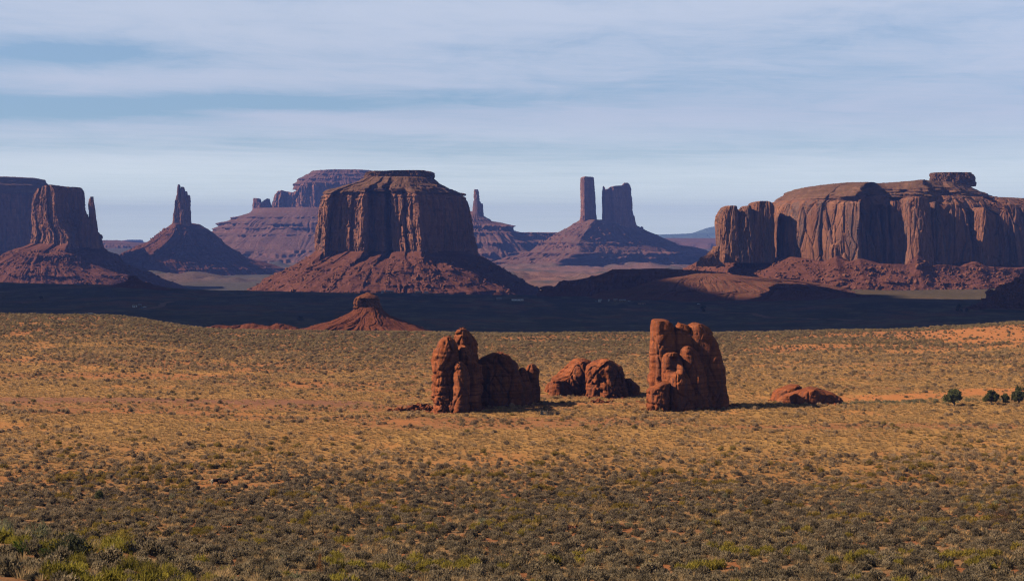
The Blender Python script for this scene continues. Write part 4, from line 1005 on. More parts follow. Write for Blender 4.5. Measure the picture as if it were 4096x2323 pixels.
loft("cliff", superellipse(200, .7, .15, 34, 900), [(1010, 250, 680), (985, 300, 620, .8), (972, 360, 560, .6), (967, 380, 500, .4), (963, 396, 480, .3), (961, 410, 460, .25)], d, M_TALUS_FAR, T_, 10, d_slope(d, [(968, 20, 6), (980, 30, 8)], 20, 1.5, 351, k=3, w=90))


# ------------------------------------------------------------------ plants
def leaf_mat(name, ramp, var=0.45):
    """ramp: (depth in metres, colour) pairs - the plant communities change along the plain"""
    m, nt, bs = new_mat(name)
    g = nt.n('ShaderNodeNewGeometry')
    sx = nt.n('ShaderNodeSeparateXYZ'); nt.put(sx.inputs[0], g.outputs['Position'])
    big = nt.noise(nt.vmul(g.outputs['Position'], (0.02, 0.012, 0.0)), 1.0, 3, 0.6)
    y = nt.math('ADD', sx.outputs[1], nt.math('MULTIPLY', nt.math('SUBTRACT', big, 0.5), 260.0))
    c = (*ramp[0][1], 1)
    for (y0, _), (y1, col) in zip(ramp, ramp[1:]):
        c = nt.mix(nt.step(y, float(y0), float(y1)), c, col)
    oi = nt.n('ShaderNodeObjectInfo')
    k = nt.math('ADD', nt.math('MULTIPLY', oi.outputs['Random'], 2 * var), 1 - var)
    cb = nt.n('ShaderNodeCombineColor')
    for i, p in enumerate((1.0, 0.97, 0.9)):
        nt.put(cb.inputs[i], nt.math('POWER', k, p))
    c = nt.mix(1.0, c, cb.outputs[0], 'MULTIPLY')
    fi = nt.noise(g.outputs['Position'], 9.0, 2, 0.6)
    c = nt.mix(nt.step(fi, .3, .7, 0.0, .5), c, nt.mix(1.0, c, (1.5, 1.45, 1.35), 'MULTIPLY'))
    nt.put(bs.inputs['Base Color'], c)
    tr = nt.n('ShaderNodeBsdfTranslucent'); nt.put(tr.inputs[0], c)
    mx = nt.n('ShaderNodeMixShader'); mx.inputs[0].default_value = 0.42
    nt.t.links.new(bs.outputs[0], mx.inputs[1]); nt.t.links.new(tr.outputs[0], mx.inputs[2])
    nt.t.links.new(mx.outputs[0], nt.t.nodes['Material Output'].inputs['Surface'])
    return m

M_SAGE = leaf_mat("sagebrush_leaf", [(100, (0.245, 0.20, 0.135)), (330, (0.24, 0.185, 0.125)), (470, (0.46, 0.32, 0.20)), (700, (0.47, 0.32, 0.185)), (1000, (0.36, 0.265, 0.14))])
M_YELLOW = leaf_mat("yellow_green_twigs", [(100, (0.28, 0.24, 0.045)), (350, (0.30, 0.205, 0.05)), (600, (0.29, 0.21, 0.08))], .3)
M_GRASS = leaf_mat("dry_grass_blades", [(100, (0.40, 0.29, 0.16)), (350, (0.52, 0.33, 0.155)), (700, (0.58, 0.365, 0.17))], .3)
M_PALE = leaf_mat("pale_grey_green_leaf", [(100, (0.25, 0.25, 0.15)), (600, (0.25, 0.22, 0.13))], .3)
M_GREEN = leaf_mat("fresh_green_leaf", [(50, (0.085, 0.13, 0.03)), (600, (0.08, 0.10, 0.04))], .3)
M_DKGREEN = leaf_mat("dark_green_leaf", [(50, (0.06, 0.065, 0.04)), (600, (0.05, 0.055, 0.03))], .3)
M_JUNIPER = leaf_mat("juniper_foliage", [(50, (0.13, 0.14, 0.06)), (1000, (0.12, 0.13, 0.055)), (1500, (0.035, 0.045, 0.02))], .15)
M_DEAD = leaf_mat("dead_orange_twigs", [(50, (0.26, 0.12, 0.05)), (600, (0.26, 0.12, 0.05))], .2)
M_BROWN = leaf_mat("brown_bare_twigs", [(50, (0.15, 0.085, 0.055)), (600, (0.15, 0.09, 0.06))], .2)
M_TRUNK = plain_mat("juniper_bark", (0.12, 0.085, 0.06), .4, 3.0)

def shrub_mesh(seed, n=240, core=True, up=0.35, leaf=(0.10, 0.035), flat=0.62, spread=1.0):
    """a low rounded shrub one metre across: sprigs fanning out around a lumpy twig mass"""
    rs = np.random.RandomState(seed)
    V, Fc = [], []
    if core:
        bm = bmesh.new(); bmesh.ops.create_icosphere(bm, subdivisions=2, radius=0.30)
        base = [v.co.copy() for v in bm.verts]; fs = [[v.index for v in f.verts] for f in bm.faces]; bm.free()
        lob = rs.rand(4) * 6.28
        for c in base:
            a = math.atan2(c.y, c.x)
            k = 0.85 + 0.18 * math.sin(2 * a + lob[0]) + 0.12 * math.sin(3 * a + lob[1]) + 0.18 * rs.randn()
            V.append((c.x * k, c.y * k, max(-0.08, c.z * k * flat * 1.5 + 0.1)))
        Fc += fs
    for _ in range(n):
        a = rs.rand() * 6.283; e = math.asin(min(1, rs.rand() ** .8))
        dr = np.array((math.cos(a) * math.cos(e), math.sin(a) * math.cos(e), math.sin(e)))
        r = 0.5 * (0.55 + 0.45 * rs.rand() ** .5) * (1 + .2 * math.sin(3 * a + seed))
        p = dr * r * np.array((spread, spread, flat * 1.6)) + np.array((0, 0, .03))
        ax = dr * (1 - up) + np.array((0, 0, up)) + rs.randn(3) * .35; ax /= np.linalg.norm(ax)
        sd = np.cross(ax, rs.randn(3)); sd /= np.linalg.norm(sd) + 1e-6
        L = leaf[0] * (.6 + .9 * rs.rand()); W = leaf[1] * (.6 + .8 * rs.rand())
        i = len(V)
        V += [tuple(p - sd * W), tuple(p + sd * W), tuple(p + ax * L)]
        Fc.append((i, i + 1, i + 2))
    return V, Fc

def tuft_mesh(seed, n=46, h=0.75, lean=0.5, w=0.016):
    rs = np.random.RandomState(seed)
    V, Fc = [], []
    for _ in range(n):
        a = rs.rand() * 6.283; r0 = rs.rand() ** .5 * .3
        b = np.array((math.cos(a) * r0, math.sin(a) * r0, -.02))
        tip = b + np.array((math.cos(a) * lean * rs.rand(), math.sin(a) * lean * rs.rand(), h * (.55 + .45 * rs.rand())))
        s = np.array((-math.sin(a + rs.randn() * .8), math.cos(a + rs.randn() * .8), 0)) * w * (1 + rs.rand())
        i = len(V)
        V += [tuple(b - s), tuple(b + s), tuple(tip)]
        Fc.append((i, i + 1, i + 2))
    return V, Fc

def py_mesh(name, V, Fc, mat):
    me = bpy.data.meshes.new(name)
    me.from_pydata([tuple(v) for v in V], [], [tuple(f) for f in Fc]); me.update()
    me.materials.append(mat)
    return me

# plants grow where the soil, the rocks and the neighbouring plants let them
ROCK_FEET = [(875, 362.5, 2.6), (390, 336.5, 1.6), (2200, 539.5, 3.5), (1800, 556, 9), (1870, 562, 9), (1990, 580, 11), (2120, 622, 6), (2280, 632, 10), (2430, 620, 9), (2520, 624, 6), (2650, 570, 8), (2740, 572, 10), (2820, 578, 10), (3160, 596, 8), (3260, 590, 13), (1420, 1250, 60), (1550, 1250, 50), (900, 1222, 35), (1080, 1222, 30), (760, 1222, 20)]
def clear_of_rocks(x, y):
    ok = np.ones(x.shape, bool)
    for (u, d, r) in ROCK_FEET:
        ok &= ((x - XU(u, d)) ** 2 + (y - d) ** 2) > r * r
    return ok

def scatter(n, d0, d1, seed, p=None):
    rs = np.random.RandomState(seed)
    k, m = 0.35, 48.0                                   # the belt reaches well past both sides of the view
    n = int(n * (k / 2 * (d1 * d1 - d0 * d0) + m * (d1 - d0)) / (0.1725 * (d1 * d1 - d0 * d0)))
    c = k / 2 * d0 * d0 + m * d0 + (k / 2 * (d1 * d1 - d0 * d0) + m * (d1 - d0)) * rs.rand(n)
    y = (-m + np.sqrt(m * m + 2 * k * c)) / k
    x = (rs.rand(n) * 2 - 1) * (k * y + m)
    keep = rs.rand(n) < (p(x, y) if p else 1.0)
    keep &= clear_of_rocks(x, y)
    x, y = x[keep], y[keep]
    return x, y, ground(x, y)

def instancer(name, protos, P, scl, rz, label, cat):
    """all the small far plants of one kind: one object of points carrying copies of the near plants"""
    me = bpy.data.meshes.new(name)
    me.vertices.add(len(P)); me.vertices.foreach_set("co", np.asarray(P, np.float32).ravel())
    a = me.attributes.new("scl", 'FLOAT_VECTOR', 'POINT'); a.data.foreach_set("vector", np.asarray(scl, np.float32).ravel())
    a = me.attributes.new("rot", 'FLOAT_VECTOR', 'POINT'); a.data.foreach_set("vector", np.stack([0 * rz, 0 * rz, rz], 1).astype(np.float32).ravel())
    a = me.attributes.new("pick", 'INT', 'POINT'); a.data.foreach_set("value", np.random.RandomState(len(P)).randint(0, len(protos), len(P)).astype(np.int32))
    o = bpy.data.objects.new(name, me); COL.objects.link(o)
    ng = bpy.data.node_groups.new(name, 'GeometryNodeTree')
    ng.interface.new_socket("Geometry", in_out='INPUT', socket_type='NodeSocketGeometry')
    ng.interface.new_socket("Geometry", in_out='OUTPUT', socket_type='NodeSocketGeometry')
    N = ng.nodes; Lk = ng.links.new
    gi, go = N.new('NodeGroupInput'), N.new('NodeGroupOutput')
    ip = N.new('GeometryNodeInstanceOnPoints'); jo = N.new('GeometryNodeJoinGeometry')
    for pr in reversed(protos):
        oi = N.new('GeometryNodeObjectInfo'); oi.inputs['Object'].default_value = pr; oi.inputs['As Instance'].default_value = True
        Lk(oi.outputs['Geometry'], jo.inputs[0])
    def attr(nm, t):
        q = N.new('GeometryNodeInputNamedAttribute'); q.data_type = t; q.inputs[0].default_value = nm
        return q.outputs[0]
    m2p = N.new('GeometryNodeMeshToPoints')
    Lk(gi.outputs[0], m2p.inputs[0]); Lk(m2p.outputs[0], ip.inputs['Points'])
    Lk(jo.outputs[0], ip.inputs['Instance'])
    ip.inputs['Pick Instance'].default_value = True
    Lk(attr("pick", 'INT'), ip.inputs['Instance Index'])
    er = N.new('FunctionNodeEulerToRotation'); Lk(attr("rot", 'FLOAT_VECTOR'), er.inputs[0]); Lk(er.outputs[0], ip.inputs['Rotation'])
    Lk(attr("scl", 'FLOAT_VECTOR'), ip.inputs['Scale'])
    Lk(ip.outputs[0], go.inputs[0])
    md = o.modifiers.new("scatter", 'NODES'); md.node_group = ng
    tag(o, label, cat, None, "stuff")
    return o

def plants(name, cat, meshes, X, Y, Z, size, hk, label, group, stuff_name, stuff_label, keep=290, seed=1):
    """the plants that show largest become individuals, the rest one mass"""
    rs = np.random.RandomState(seed)
    inside = (np.abs(X) < 0.297 * Y) & ((CZ - Z) / Y < 0.199)
    order = np.argsort(-(size / Y * inside))
    near, far = order[:keep], order[keep:]
    protos = []
    rz = rs.rand(len(X)) * 6.28
    for n_, i in enumerate(near):
        if n_ < len(meshes):
            o = bpy.data.objects.new(name, meshes[n_]); protos.append(o)
        else:
            o = protos[n_ % len(meshes)].copy()
        COL.objects.link(o)
        o.location = (X[i], Y[i], Z[i]); o.rotation_euler = (0, 0, rz[i]); o.scale = (size[i], size[i], size[i] * hk[i])
        tag(o, label, cat, group)
    if len(far):
        instancer(stuff_name, protos, np.stack([X, Y, Z], 1)[far], np.stack([size, size, size * hk], 1)[far], rz[far], stuff_label, cat)

sand_p = lambda x, y: 1 - 0.93 * np.clip(1.5 * sandiness(x, y), 0, 1)
def sage_p(x, y):
    cl = fbm(x / 9, y / 14, seed=51, o=3)
    dens = np.interp(y, [90, 150, 330, 400, 470, 620, 760, 900, 1160], [.75, .9, .88, .5, .13, .18, .5, .85, .9])
    clump = np.interp(y, [90, 330, 470, 700, 1000], [.25, .3, .6, .6, .3])
    dens = dens * (1 + sstep(y, 400, 520) * 1.1 * fbm(x / 130, y / 17, seed=29, o=3))
    return np.clip(dens + clump * cl, 0.02, 1) * sand_p(x, y) * (1 - .95 * roadiness(x, y))
X, Y, Z = scatter(255000, 95, 1180, 61, sage_p)
dn_ = (np.random.RandomState(3).rand(len(X)) > .45 * ((Y < 140) & (X < XU(1000, 120)))) & (np.random.RandomState(4).rand(len(X)) < np.interp(Y, [100, 320, 500, 1180], [1.0, 1.0, .62, .55]))
X, Y, Z = X[dn_], Y[dn_], Z[dn_]
rs = np.random.RandomState(62)
size = (0.45 + 1.25 * rs.rand(len(X)) ** 2.4) * np.interp(Y, [100, 300, 500, 1100], [1.0, 1.0, 1.05, 1.2])
plants("sagebrush", "shrub", [py_mesh("sagebrush", *shrub_mesh(70 + k, 430, leaf=(.12, .045)), M_SAGE) for k in range(4)], X, Y, Z, size, .75 + .5 * rs.rand(len(X)),
       "low rounded grey sagebrush among many like it on the foreground plain", "grey sagebrush of the foreground", "sagebrush_cover", "grey and tan sagebrush thick over the open plain", 290, 63)

def yel_p(x, y):
    a = fbm(x / 8, y / 9, seed=55, o=3)
    return sstep(a, .19, .38) * np.interp(y, [90, 380, 480, 700, 900, 1100], [1, 1, .08, .05, .2, .1]) * sand_p(x, y)
X, Y, Z = scatter(60000, 95, 1000, 64, yel_p)
rs = np.random.RandomState(65)
size = 0.9 + 0.9 * rs.rand(len(X))
plants("yellow_green_shrub", "shrub", [py_mesh("yellow_green_shrub", *shrub_mesh(80 + k, 380, True, .7, (.18, .028), .6), M_YELLOW) for k in range(3)], X, Y, Z, size, .8 + .4 * rs.rand(len(X)),
       "bright yellow-green broom-like shrub in a patch amid grey sagebrush", "yellow-green shrubs of the foreground", "yellow_shrub_patches", "patches of yellow-green shrubs across the plain", 290, 66)

def gra_p(x, y):
    a = fbm(x / 7, y / 12, seed=57, o=3)
    return np.clip(np.interp(y, [90, 330, 430, 520, 720, 900, 1050], [.35, .30, .65, .9, .8, .35, .2]) + .5 * a, .02, 1) * sand_p(x, y) * (1 - .9 * roadiness(x, y)) * (1 - .75 * sstep(fbm(x / 130, y / 17, seed=29, o=3), .05, .32) * sstep(y, 400, 520))
X, Y, Z = scatter(190000, 95, 1000, 67, gra_p)
rs = np.random.RandomState(68)
size = 0.6 + 0.7 * rs.rand(len(X))
plants("dry_grass_tuft", "grass tuft", [py_mesh("dry_grass_tuft", *tuft_mesh(90 + k, 60, .6, .6, .022), M_GRASS) for k in range(3)], X, Y, Z, size, .8 + .5 * rs.rand(len(X)),
       "straw-coloured tuft of dry grass between the shrubs of the foreground", "dry grass tufts of the foreground", "dry_grass", "straw-coloured dry grass covering the middle of the plain", 290, 69)

X, Y, Z = scatter(900, 100, 420, 70, lambda x, y: .25 * sand_p(x, y) * sstep(fbm(x / 20, y / 20, seed=58), -.2, .3))
rs = np.random.RandomState(71)
plants("pale_green_shrub", "shrub", [py_mesh("pale_green_shrub", *shrub_mesh(100 + k, 280, True, .55, (.12, .03), .7), M_PALE) for k in range(3)], X, Y, Z, .8 + .6 * rs.rand(len(X)), .9 + .4 * rs.rand(len(X)),
       "pale grey-green leafy shrub standing out among darker sagebrush", "pale green shrubs of the foreground", "pale_shrubs", "pale grey-green shrubs", 290, 72)
rs = np.random.RandomState(74); X = XU(3650, 585) + rs.randn(150) * 16; Y = 585 + rs.randn(150) * 4; Z = ground(X, Y)
plants("pale_green_shrub", "shrub", [py_mesh("pale_green_shrub", *shrub_mesh(105 + k, 280, True, .55, (.12, .03), .7), M_PALE) for k in range(2)], X, Y, Z, .8 + .7 * rs.rand(150), .9 + .3 * rs.rand(150),
       "pale green shrub in the strip below the sand dune, left of the junipers", "pale green shrubs below the sand dune", "pale_shrubs", "pale green shrubs", 150, 75)

# single plants that stand out in the photo
def place(o_name, mesh, u, v, d, s, hk, label, cat):
    x = XU(u, d); z = gz(x, d)
    o = bpy.data.objects.new(o_name, mesh); COL.objects.link(o)
    o.location = (x, d, z - .03); o.scale = (s, s, s * hk); o.rotation_euler = (0, 0, u)
    return tag(o, label, cat)
SH = lambda nm, seed, mat, **kw: py_mesh(nm, *shrub_mesh(seed, **kw), mat)
place("straw_bush", SH("straw_bush", 201, M_GRASS, n=420, up=.5, leaf=(.16, .014), flat=.8), 2400, 0, 283, 3.4, .7, "big pale straw-coloured bush standing above dark sagebrush, lower middle right", "shrub")
place("bare_twig_bush", SH("bare_twig_bush", 202, M_BROWN, n=420, up=.4, leaf=(.2, .01), flat=1.0, core=False), 4015, 0, 255, 2.6, 1.1, "leafless reddish-brown twig bush at the right edge beside yellow-green shrubs", "shrub")
place("dark_leafy_bush", SH("dark_leafy_bush", 203, M_DKGREEN, n=520, leaf=(.08, .03), flat=.7), 270, 0, 116, 3.0, .85, "dark green leafy bush at the bottom edge, near the lower left corner", "shrub")
place("dark_leafy_bush", SH("dark_leafy_bush", 204, M_DKGREEN, n=420, leaf=(.08, .03), flat=.7), 205, 0, 113, 1.9, .8, "smaller dark green bush joined to the big dark one near the lower left corner", "shrub")
place("fresh_green_bush", SH("fresh_green_bush", 205, M_GREEN, n=420, up=.6, leaf=(.11, .03), flat=.9), 62, 0, 116, 1.3, 1.0, "fresh bright green bush nearest the lower left corner", "shrub")
place("fresh_green_bush", SH("fresh_green_bush", 206, M_GREEN, n=320, up=.6, leaf=(.11, .03), flat=.9), 165, 0, 117, .9, .9, "small fresh green bush between the dark bush and the bright corner bush", "shrub")
place("feathery_bush", SH("feathery_bush", 207, M_PALE, n=520, up=.6, leaf=(.16, .018), flat=.9), 145, 0, 129, 2.2, .9, "tall feathery grey-green bush on the lower left rise", "shrub")
place("feathery_bush", SH("feathery_bush", 208, M_PALE, n=420, up=.7, leaf=(.18, .016), flat=1.0), 12, 0, 128, 1.5, 1.2, "feathery pale green bush cut by the left edge on the lower left rise", "shrub")
for (u, dd, s, hk) in ((215, 122, 1.5, .7), (330, 119, 1.6, .9), (420, 116, 1.9, .9), (505, 113, 1.5, 1.0), (580, 112, 1.7, .9), (660, 114, 1.6, .9), (740, 113, 1.3, .9), (830, 116, 1.4, .8), (920, 114, 1.2, .9), (300, 112, 1.2, 1.0), (470, 124, 1.4, .8)):
    o = place("broom_shrub", SH("broom_shrub", 210 + u, M_YELLOW, n=460, up=.85, leaf=(.22, .012), flat=.8), u, 0, dd, s, hk, "yellow-green broom shrub with upright stems in the row along the bottom left edge", "shrub")
    o["group"] = "broom shrubs along the bottom left edge"
# dead conical shrub
dd = 152
x = XU(1276, dd); z = gz(x, dd)
T_ = thing("dead_shrub", "dead orange-brown shrub with a tall narrow peak at the bottom edge, left of centre", "shrub", (x, dd, z))
rs = np.random.RandomState(9)
V, Fc = [], []
for k in range(900):
    h = rs.rand() ** 1.5 * 2.6
    w = 0.85 * (1 - h / 2.7) ** 2.0 + 0.07
    a = rs.rand() * 6.28; r = w * rs.rand() ** .7
    p = np.array((math.cos(a) * r, math.sin(a) * r, h))
    ax = np.array((math.cos(a) * .6, math.sin(a) * .6, .8)) + rs.randn(3) * .4
    ax /= np.linalg.norm(ax); sd = np.cross(ax, rs.randn(3)); sd /= np.linalg.norm(sd)
    i = len(V); V += [tuple(p - sd * .012), tuple(p + sd * .012), tuple(p + ax * (.12 + .12 * rs.rand()))]; Fc.append((i, i + 1, i + 2))
tw = bpy.data.objects.new("twigs", py_mesh("twigs", V, Fc, M_DEAD)); COL.objects.link(tw); tw.parent = T_
bm = bmesh.new()
tube(bm, [(0, 0, -.1), (.03, 0, .8), (0, .03, 1.7), (.02, 0, 2.5)], [.06, .045, .03, .01], 6)
for k in range(9):
    a = k * .7; tube(bm, [(0, 0, .1 * k), (math.cos(a) * .5, math.sin(a) * .5, .1 * k + .5)], [.03, .008], 5)
bm_obj("stem", bm, M_TRUNK, T_)

# ---- junipers
def juniper(x, y, z, w, h, seed, label, group=None, trunk=.28, n=2600):
    T_ = thing("juniper_tree", label, "tree", (x, y, z), group)
    rs = np.random.RandomState(seed)
    bm = bmesh.new()
    tube(bm, [(0, 0, -.3), (.05 * w, 0, h * .18), (-.02 * w, .03 * w, h * .4), (0, 0, h * .75)], [.055 * w, .045 * w, .032 * w, .01 * w], 8)
    clumps = []
    for k in range(20):
        a = k * 2.4 + rs.rand(); e = rs.rand()
        r = w * .5 * (.35 + .45 * rs.rand()); hz = h * (trunk + .12 + (.95 - trunk - .18) * e)
        r *= math.sqrt(max(.15, 1 - (e - .3) ** 2 * 1.6))
        c = np.array((math.cos(a) * r, math.sin(a) * r, hz))
        clumps.append((c, w * (.08 + .10 * rs.rand())))
        tube(bm, [(0, 0, h * (.15 + .3 * e)), (c[0] * .5, c[1] * .5, (h * (.15 + .3 * e) + c[2]) * .5 + .1), tuple(c)], [.03 * w, .02 * w, .008 * w], 5)
    bm_obj("trunk", bm, M_TRUNK, T_)
    clumps.append((np.array((0, 0, h * .82)), w * .2)); clumps.append((np.array((0, 0, h * .6)), w * .24))
    V, Fc = [], []
    L = w * .035
    for k in range(n):
        c, r = clumps[rs.randint(len(clumps))]
        q = rs.randn(3); q /= np.linalg.norm(q)
        p = c + q * r * rs.rand() ** .4 * np.array((1, 1, .8))
        ax = q + rs.randn(3) * .5; ax /= np.linalg.norm(ax)
        sd = np.cross(ax, rs.randn(3)); sd /= np.linalg.norm(sd)
        i = len(V); s = L * (.6 + rs.rand())
        V += [tuple(p - sd * s), tuple(p + sd * s), tuple(p + ax * s * 2.2)]; Fc.append((i, i + 1, i + 2))
    c = bpy.data.objects.new("crown", py_mesh("crown", V, Fc, M_JUNIPER)); COL.objects.link(c); c.parent = T_
    return T_
dd = 570
for (u, w, h, sd, tr, lab) in ((3818, 6.9, 5.4, 1, .26, "spreading dark juniper with bare trunk showing, leftmost of the trees by the sand strip"),
                               (3968, 5.2, 5.0, 2, .2, "dark juniper second from the left in the row by the sand strip"),
                               (4026, 3.4, 3.8, 3, .05, "smallest and greenest juniper in the row by the sand strip"),
                               (4078, 4.8, 5.8, 4, .04, "dense dark juniper at the right edge, last of the row by the sand strip")):
    x = XU(u, dd); juniper(x, dd, gz(x, dd), w, h, sd, lab, None, tr)
dd = 338
x = XU(390, dd); juniper(x, dd, gz(x, dd), 2.0, 2.1, 6, "small bushy juniper standing alone in sagebrush, lower left, left of the horses", None, .03, 1400)
for i, (u, v, dd, w, lab) in enumerate(((2812, 1232, 2480, 11, "round dark tree alone on the shaded flat below the huge right mesa"), (1201, 1276, 1850, 7.5, "dark tree alone on the shaded flat left of the small red cone"),
                                   (3838, 1214, 2150, 11, "dark tree beside the shadowed rocky slope at the right edge"), (3868, 1218, 2120, 6, "smaller dark tree right beside the one at the shadowed rocky slope"), (164, 1165, 2500, 7, "dark tree on the shaded flat at the far left"))):
    x = XU(u, dd); juniper(x, dd, gz(x, dd), w, w * .85, 20 + i, lab, None, .03, 500)


# ------------------------------------------------------------------ horses
def horse(x, y, rz, label, body_mat, mane_mat, head_low=0.0, extra=None):
    z = gz(x, y)
    T_ = thing("horse", label, "horse", (x, y, z), None, rz)
    bm = bmesh.new()
    n = 14
    tube(bm, [(-.86, 0, 1.12), (-.74, 0, 1.16), (-.5, 0, 1.16), (-.1, 0, 1.10), (.3, 0, 1.10), (.58, 0, 1.14), (.78, 0, 1.16), (.88, 0, 1.14)],
         [(.10, .13), (.24, .27), (.30, .33), (.31, .34), (.29, .37), (.25, .36), (.17, .26), (.08, .12)], n)
    hl = head_low
    tube(bm, [(.62, 0, 1.22), (.86, 0, 1.42 - hl * .3), (1.10, 0, 1.62 - hl * .6), (1.24, 0, 1.72 - hl * .8)], [(.15, .27), (.11, .20), (.09, .15), (.085, .12)], 12)
    tube(bm, [(1.16, 0, 1.76 - hl * .8), (1.30, 0, 1.70 - hl * .8), (1.46, 0, 1.46 - hl * .8), (1.58, 0, 1.26 - hl * .8), (1.60, 0, 1.20 - hl * .8)], [(.08, .09), (.10, .14), (.075, .11), (.06, .075), (.04, .05)], 10)
    for s in (-1, 1):
        tube(bm, [(1.17, s * .06, 1.80 - hl * .8), (1.18, s * .075, 1.92 - hl * .8)], [.035, .012], 6)
        tube(bm, [(.62, s * .15, 1.12), (.62, s * .16, .85), (.62, s * .15, .55), (.61, s * .15, .48), (.60, s * .15, .16), (.63, s * .15, .08), (.65, s * .15, .0)], [.13, .10, .062, .066, .04, .05, .062], 8)
        tube(bm, [(-.62, s * .15, 1.12), (-.58, s * .17, .86), (-.66, s * .16, .62), (-.74, s * .16, .52), (-.72, s * .16, .18), (-.68, s * .16, .09), (-.66, s * .16, .0)], [.2, .15, .085, .075, .042, .05, .062], 8)
    o = bm_obj("body", bm, body_mat, T_, True)
    md = o.modifiers.new("join", 'REMESH'); md.mode = 'VOXEL'; md.voxel_size = 0.028; md.use_smooth_shade = True
    sm = o.modifiers.new("soft", 'SMOOTH'); sm.iterations = 5; sm.factor = .5
    bm = bmesh.new()
    tube(bm, [(-.84, 0, 1.26), (-.96, 0, 1.16), (-1.0, .02, .85), (-.97, .02, .5)], [.05, .07, .08, .02], 8)
    bm_obj("tail", bm, mane_mat, T_, True)
    bm = bmesh.new()
    tube(bm, [(.66, 0, 1.50), (.88, 0, 1.62 - hl * .3), (1.08, 0, 1.78 - hl * .6), (1.2, 0, 1.84 - hl * .8), (1.28, 0, 1.76 - hl * .8)], [(.03, .06), (.04, .09), (.04, .08), (.035, .05), (.02, .03)], 8)
    bm_obj("mane", bm, mane_mat, T_, True)
    return T_
M_HORSE = plain_mat("dark_bay_coat", (0.035, 0.016, 0.011), .3, 3.0, .6)
M_MANE = plain_mat("black_horse_hair", (0.012, 0.009, 0.008), .3, 6.0, .7)
M_WHITEHAIR = plain_mat("cream_horse_hair", (0.55, 0.45, 0.33), .2, 6.0, .7)
M_PINTO, nt, bs = new_mat("pinto_coat")
ob = nt.n('ShaderNodeTexCoord').outputs['Object']
sx = nt.n('ShaderNodeSeparateXYZ'); nt.put(sx.inputs[0], ob)
ed = nt.math('ADD', sx.outputs[0], nt.math('MULTIPLY', nt.math('SUBTRACT', nt.noise(ob, 2.5, 3), .5), .9))
nt.put(bs.inputs['Base Color'], nt.mix(nt.step(ed, -.50, -.44), (0.60, 0.50, 0.38), (0.10, 0.042, 0.024)))
dd = 366
horse(XU(888, dd), dd, math.radians(-4), "dark bay horse standing side on, facing right, in the sagebrush", M_HORSE, M_MANE, .3)
horse(XU(856, dd + 3), dd + 3, math.radians(38), "pinto horse with white rump and brown back, turned away just left of the dark horse", M_PINTO, M_WHITEHAIR, .55)


# ------------------------------------------------------------------ buildings and small made things
M_WHITE = plain_mat("white_siding", (0.72, 0.72, 0.72), .08, .4)
M_GREYROOF = plain_mat("grey_metal_roof", (0.30, 0.31, 0.33), .15, .5, .5)
M_TAN = plain_mat("tan_stucco", (0.34, 0.25, 0.18), .15, .5)
M_WOOD = plain_mat("weathered_boards", (0.26, 0.18, 0.12), .45, 1.4)
M_PLANK = plain_mat("pale_weathered_boards", (0.40, 0.30, 0.21), .35, 1.4)
M_GLASS = plain_mat("dark_window_glass", (0.03, 0.035, 0.04), .2, 1.0, .15)
M_DOOR = plain_mat("brown_door_paint", (0.14, 0.08, 0.05), .2, 1.0)
M_BLUECAR = plain_mat("blue_car_paint", (0.18, 0.28, 0.42), .1, .5, .35)
M_WHITECAR = plain_mat("white_car_paint", (0.75, 0.75, 0.76), .05, .5, .35)
M_TYRE = plain_mat("black_tyre_rubber", (0.02, 0.02, 0.02), .2, 2.0)

def house(u, d, w, dep, h, label, wall, name="house", rz=0.0, flat=False, roofm=M_GREYROOF, group=None, nwin=3):
    x = XU(u, d); z = gz(x, d)
    T_ = thing(name, label, "trailer" if name == "house_trailer" else "house", (x, d, z - .2), group, rz)
    bm = bmesh.new(); box(bm, -w / 2, w / 2, -dep / 2, dep / 2, -.6, h)
    bm_obj("wall", bm, wall, T_)
    bm = bmesh.new()
    if flat:
        box(bm, -w / 2 - .2, w / 2 + .2, -dep / 2 - .2, dep / 2 + .2, h + .003, h + .3)
    else:
        rh = dep * .3
        a = [bm.verts.new(p) for p in ((-w / 2 - .3, -dep / 2 - .4, h + .003), (w / 2 + .3, -dep / 2 - .4, h + .003), (w / 2 + .3, dep / 2 + .4, h + .003), (-w / 2 - .3, dep / 2 + .4, h + .003), (-w / 2 - .3, 0, h + rh), (w / 2 + .3, 0, h + rh))]
        for f in ((0, 1, 5, 4), (2, 3, 4, 5), (1, 2, 5), (3, 0, 4), (3, 2, 1, 0)): bm.faces.new([a[i] for i in f])
    bm_obj("roof", bm, roofm, T_)
    for k in range(nwin):
        xx = -w / 2 + (k + .7) * w / (nwin + .6)
        bm = bmesh.new(); box(bm, xx - .55, xx + .55, -dep / 2 - .05, -dep / 2 + .02, h * .42, h * .8)
        bm_obj("window", bm, M_GLASS, T_)
    xx = w * .5 - w * .12
    bm = bmesh.new(); box(bm, xx - .5, xx + .5, -dep / 2 - .06, -dep / 2 + .02, .05, min(h * .85, 2.2))
    bm_obj("door", bm, M_DOOR, T_)
    return T_

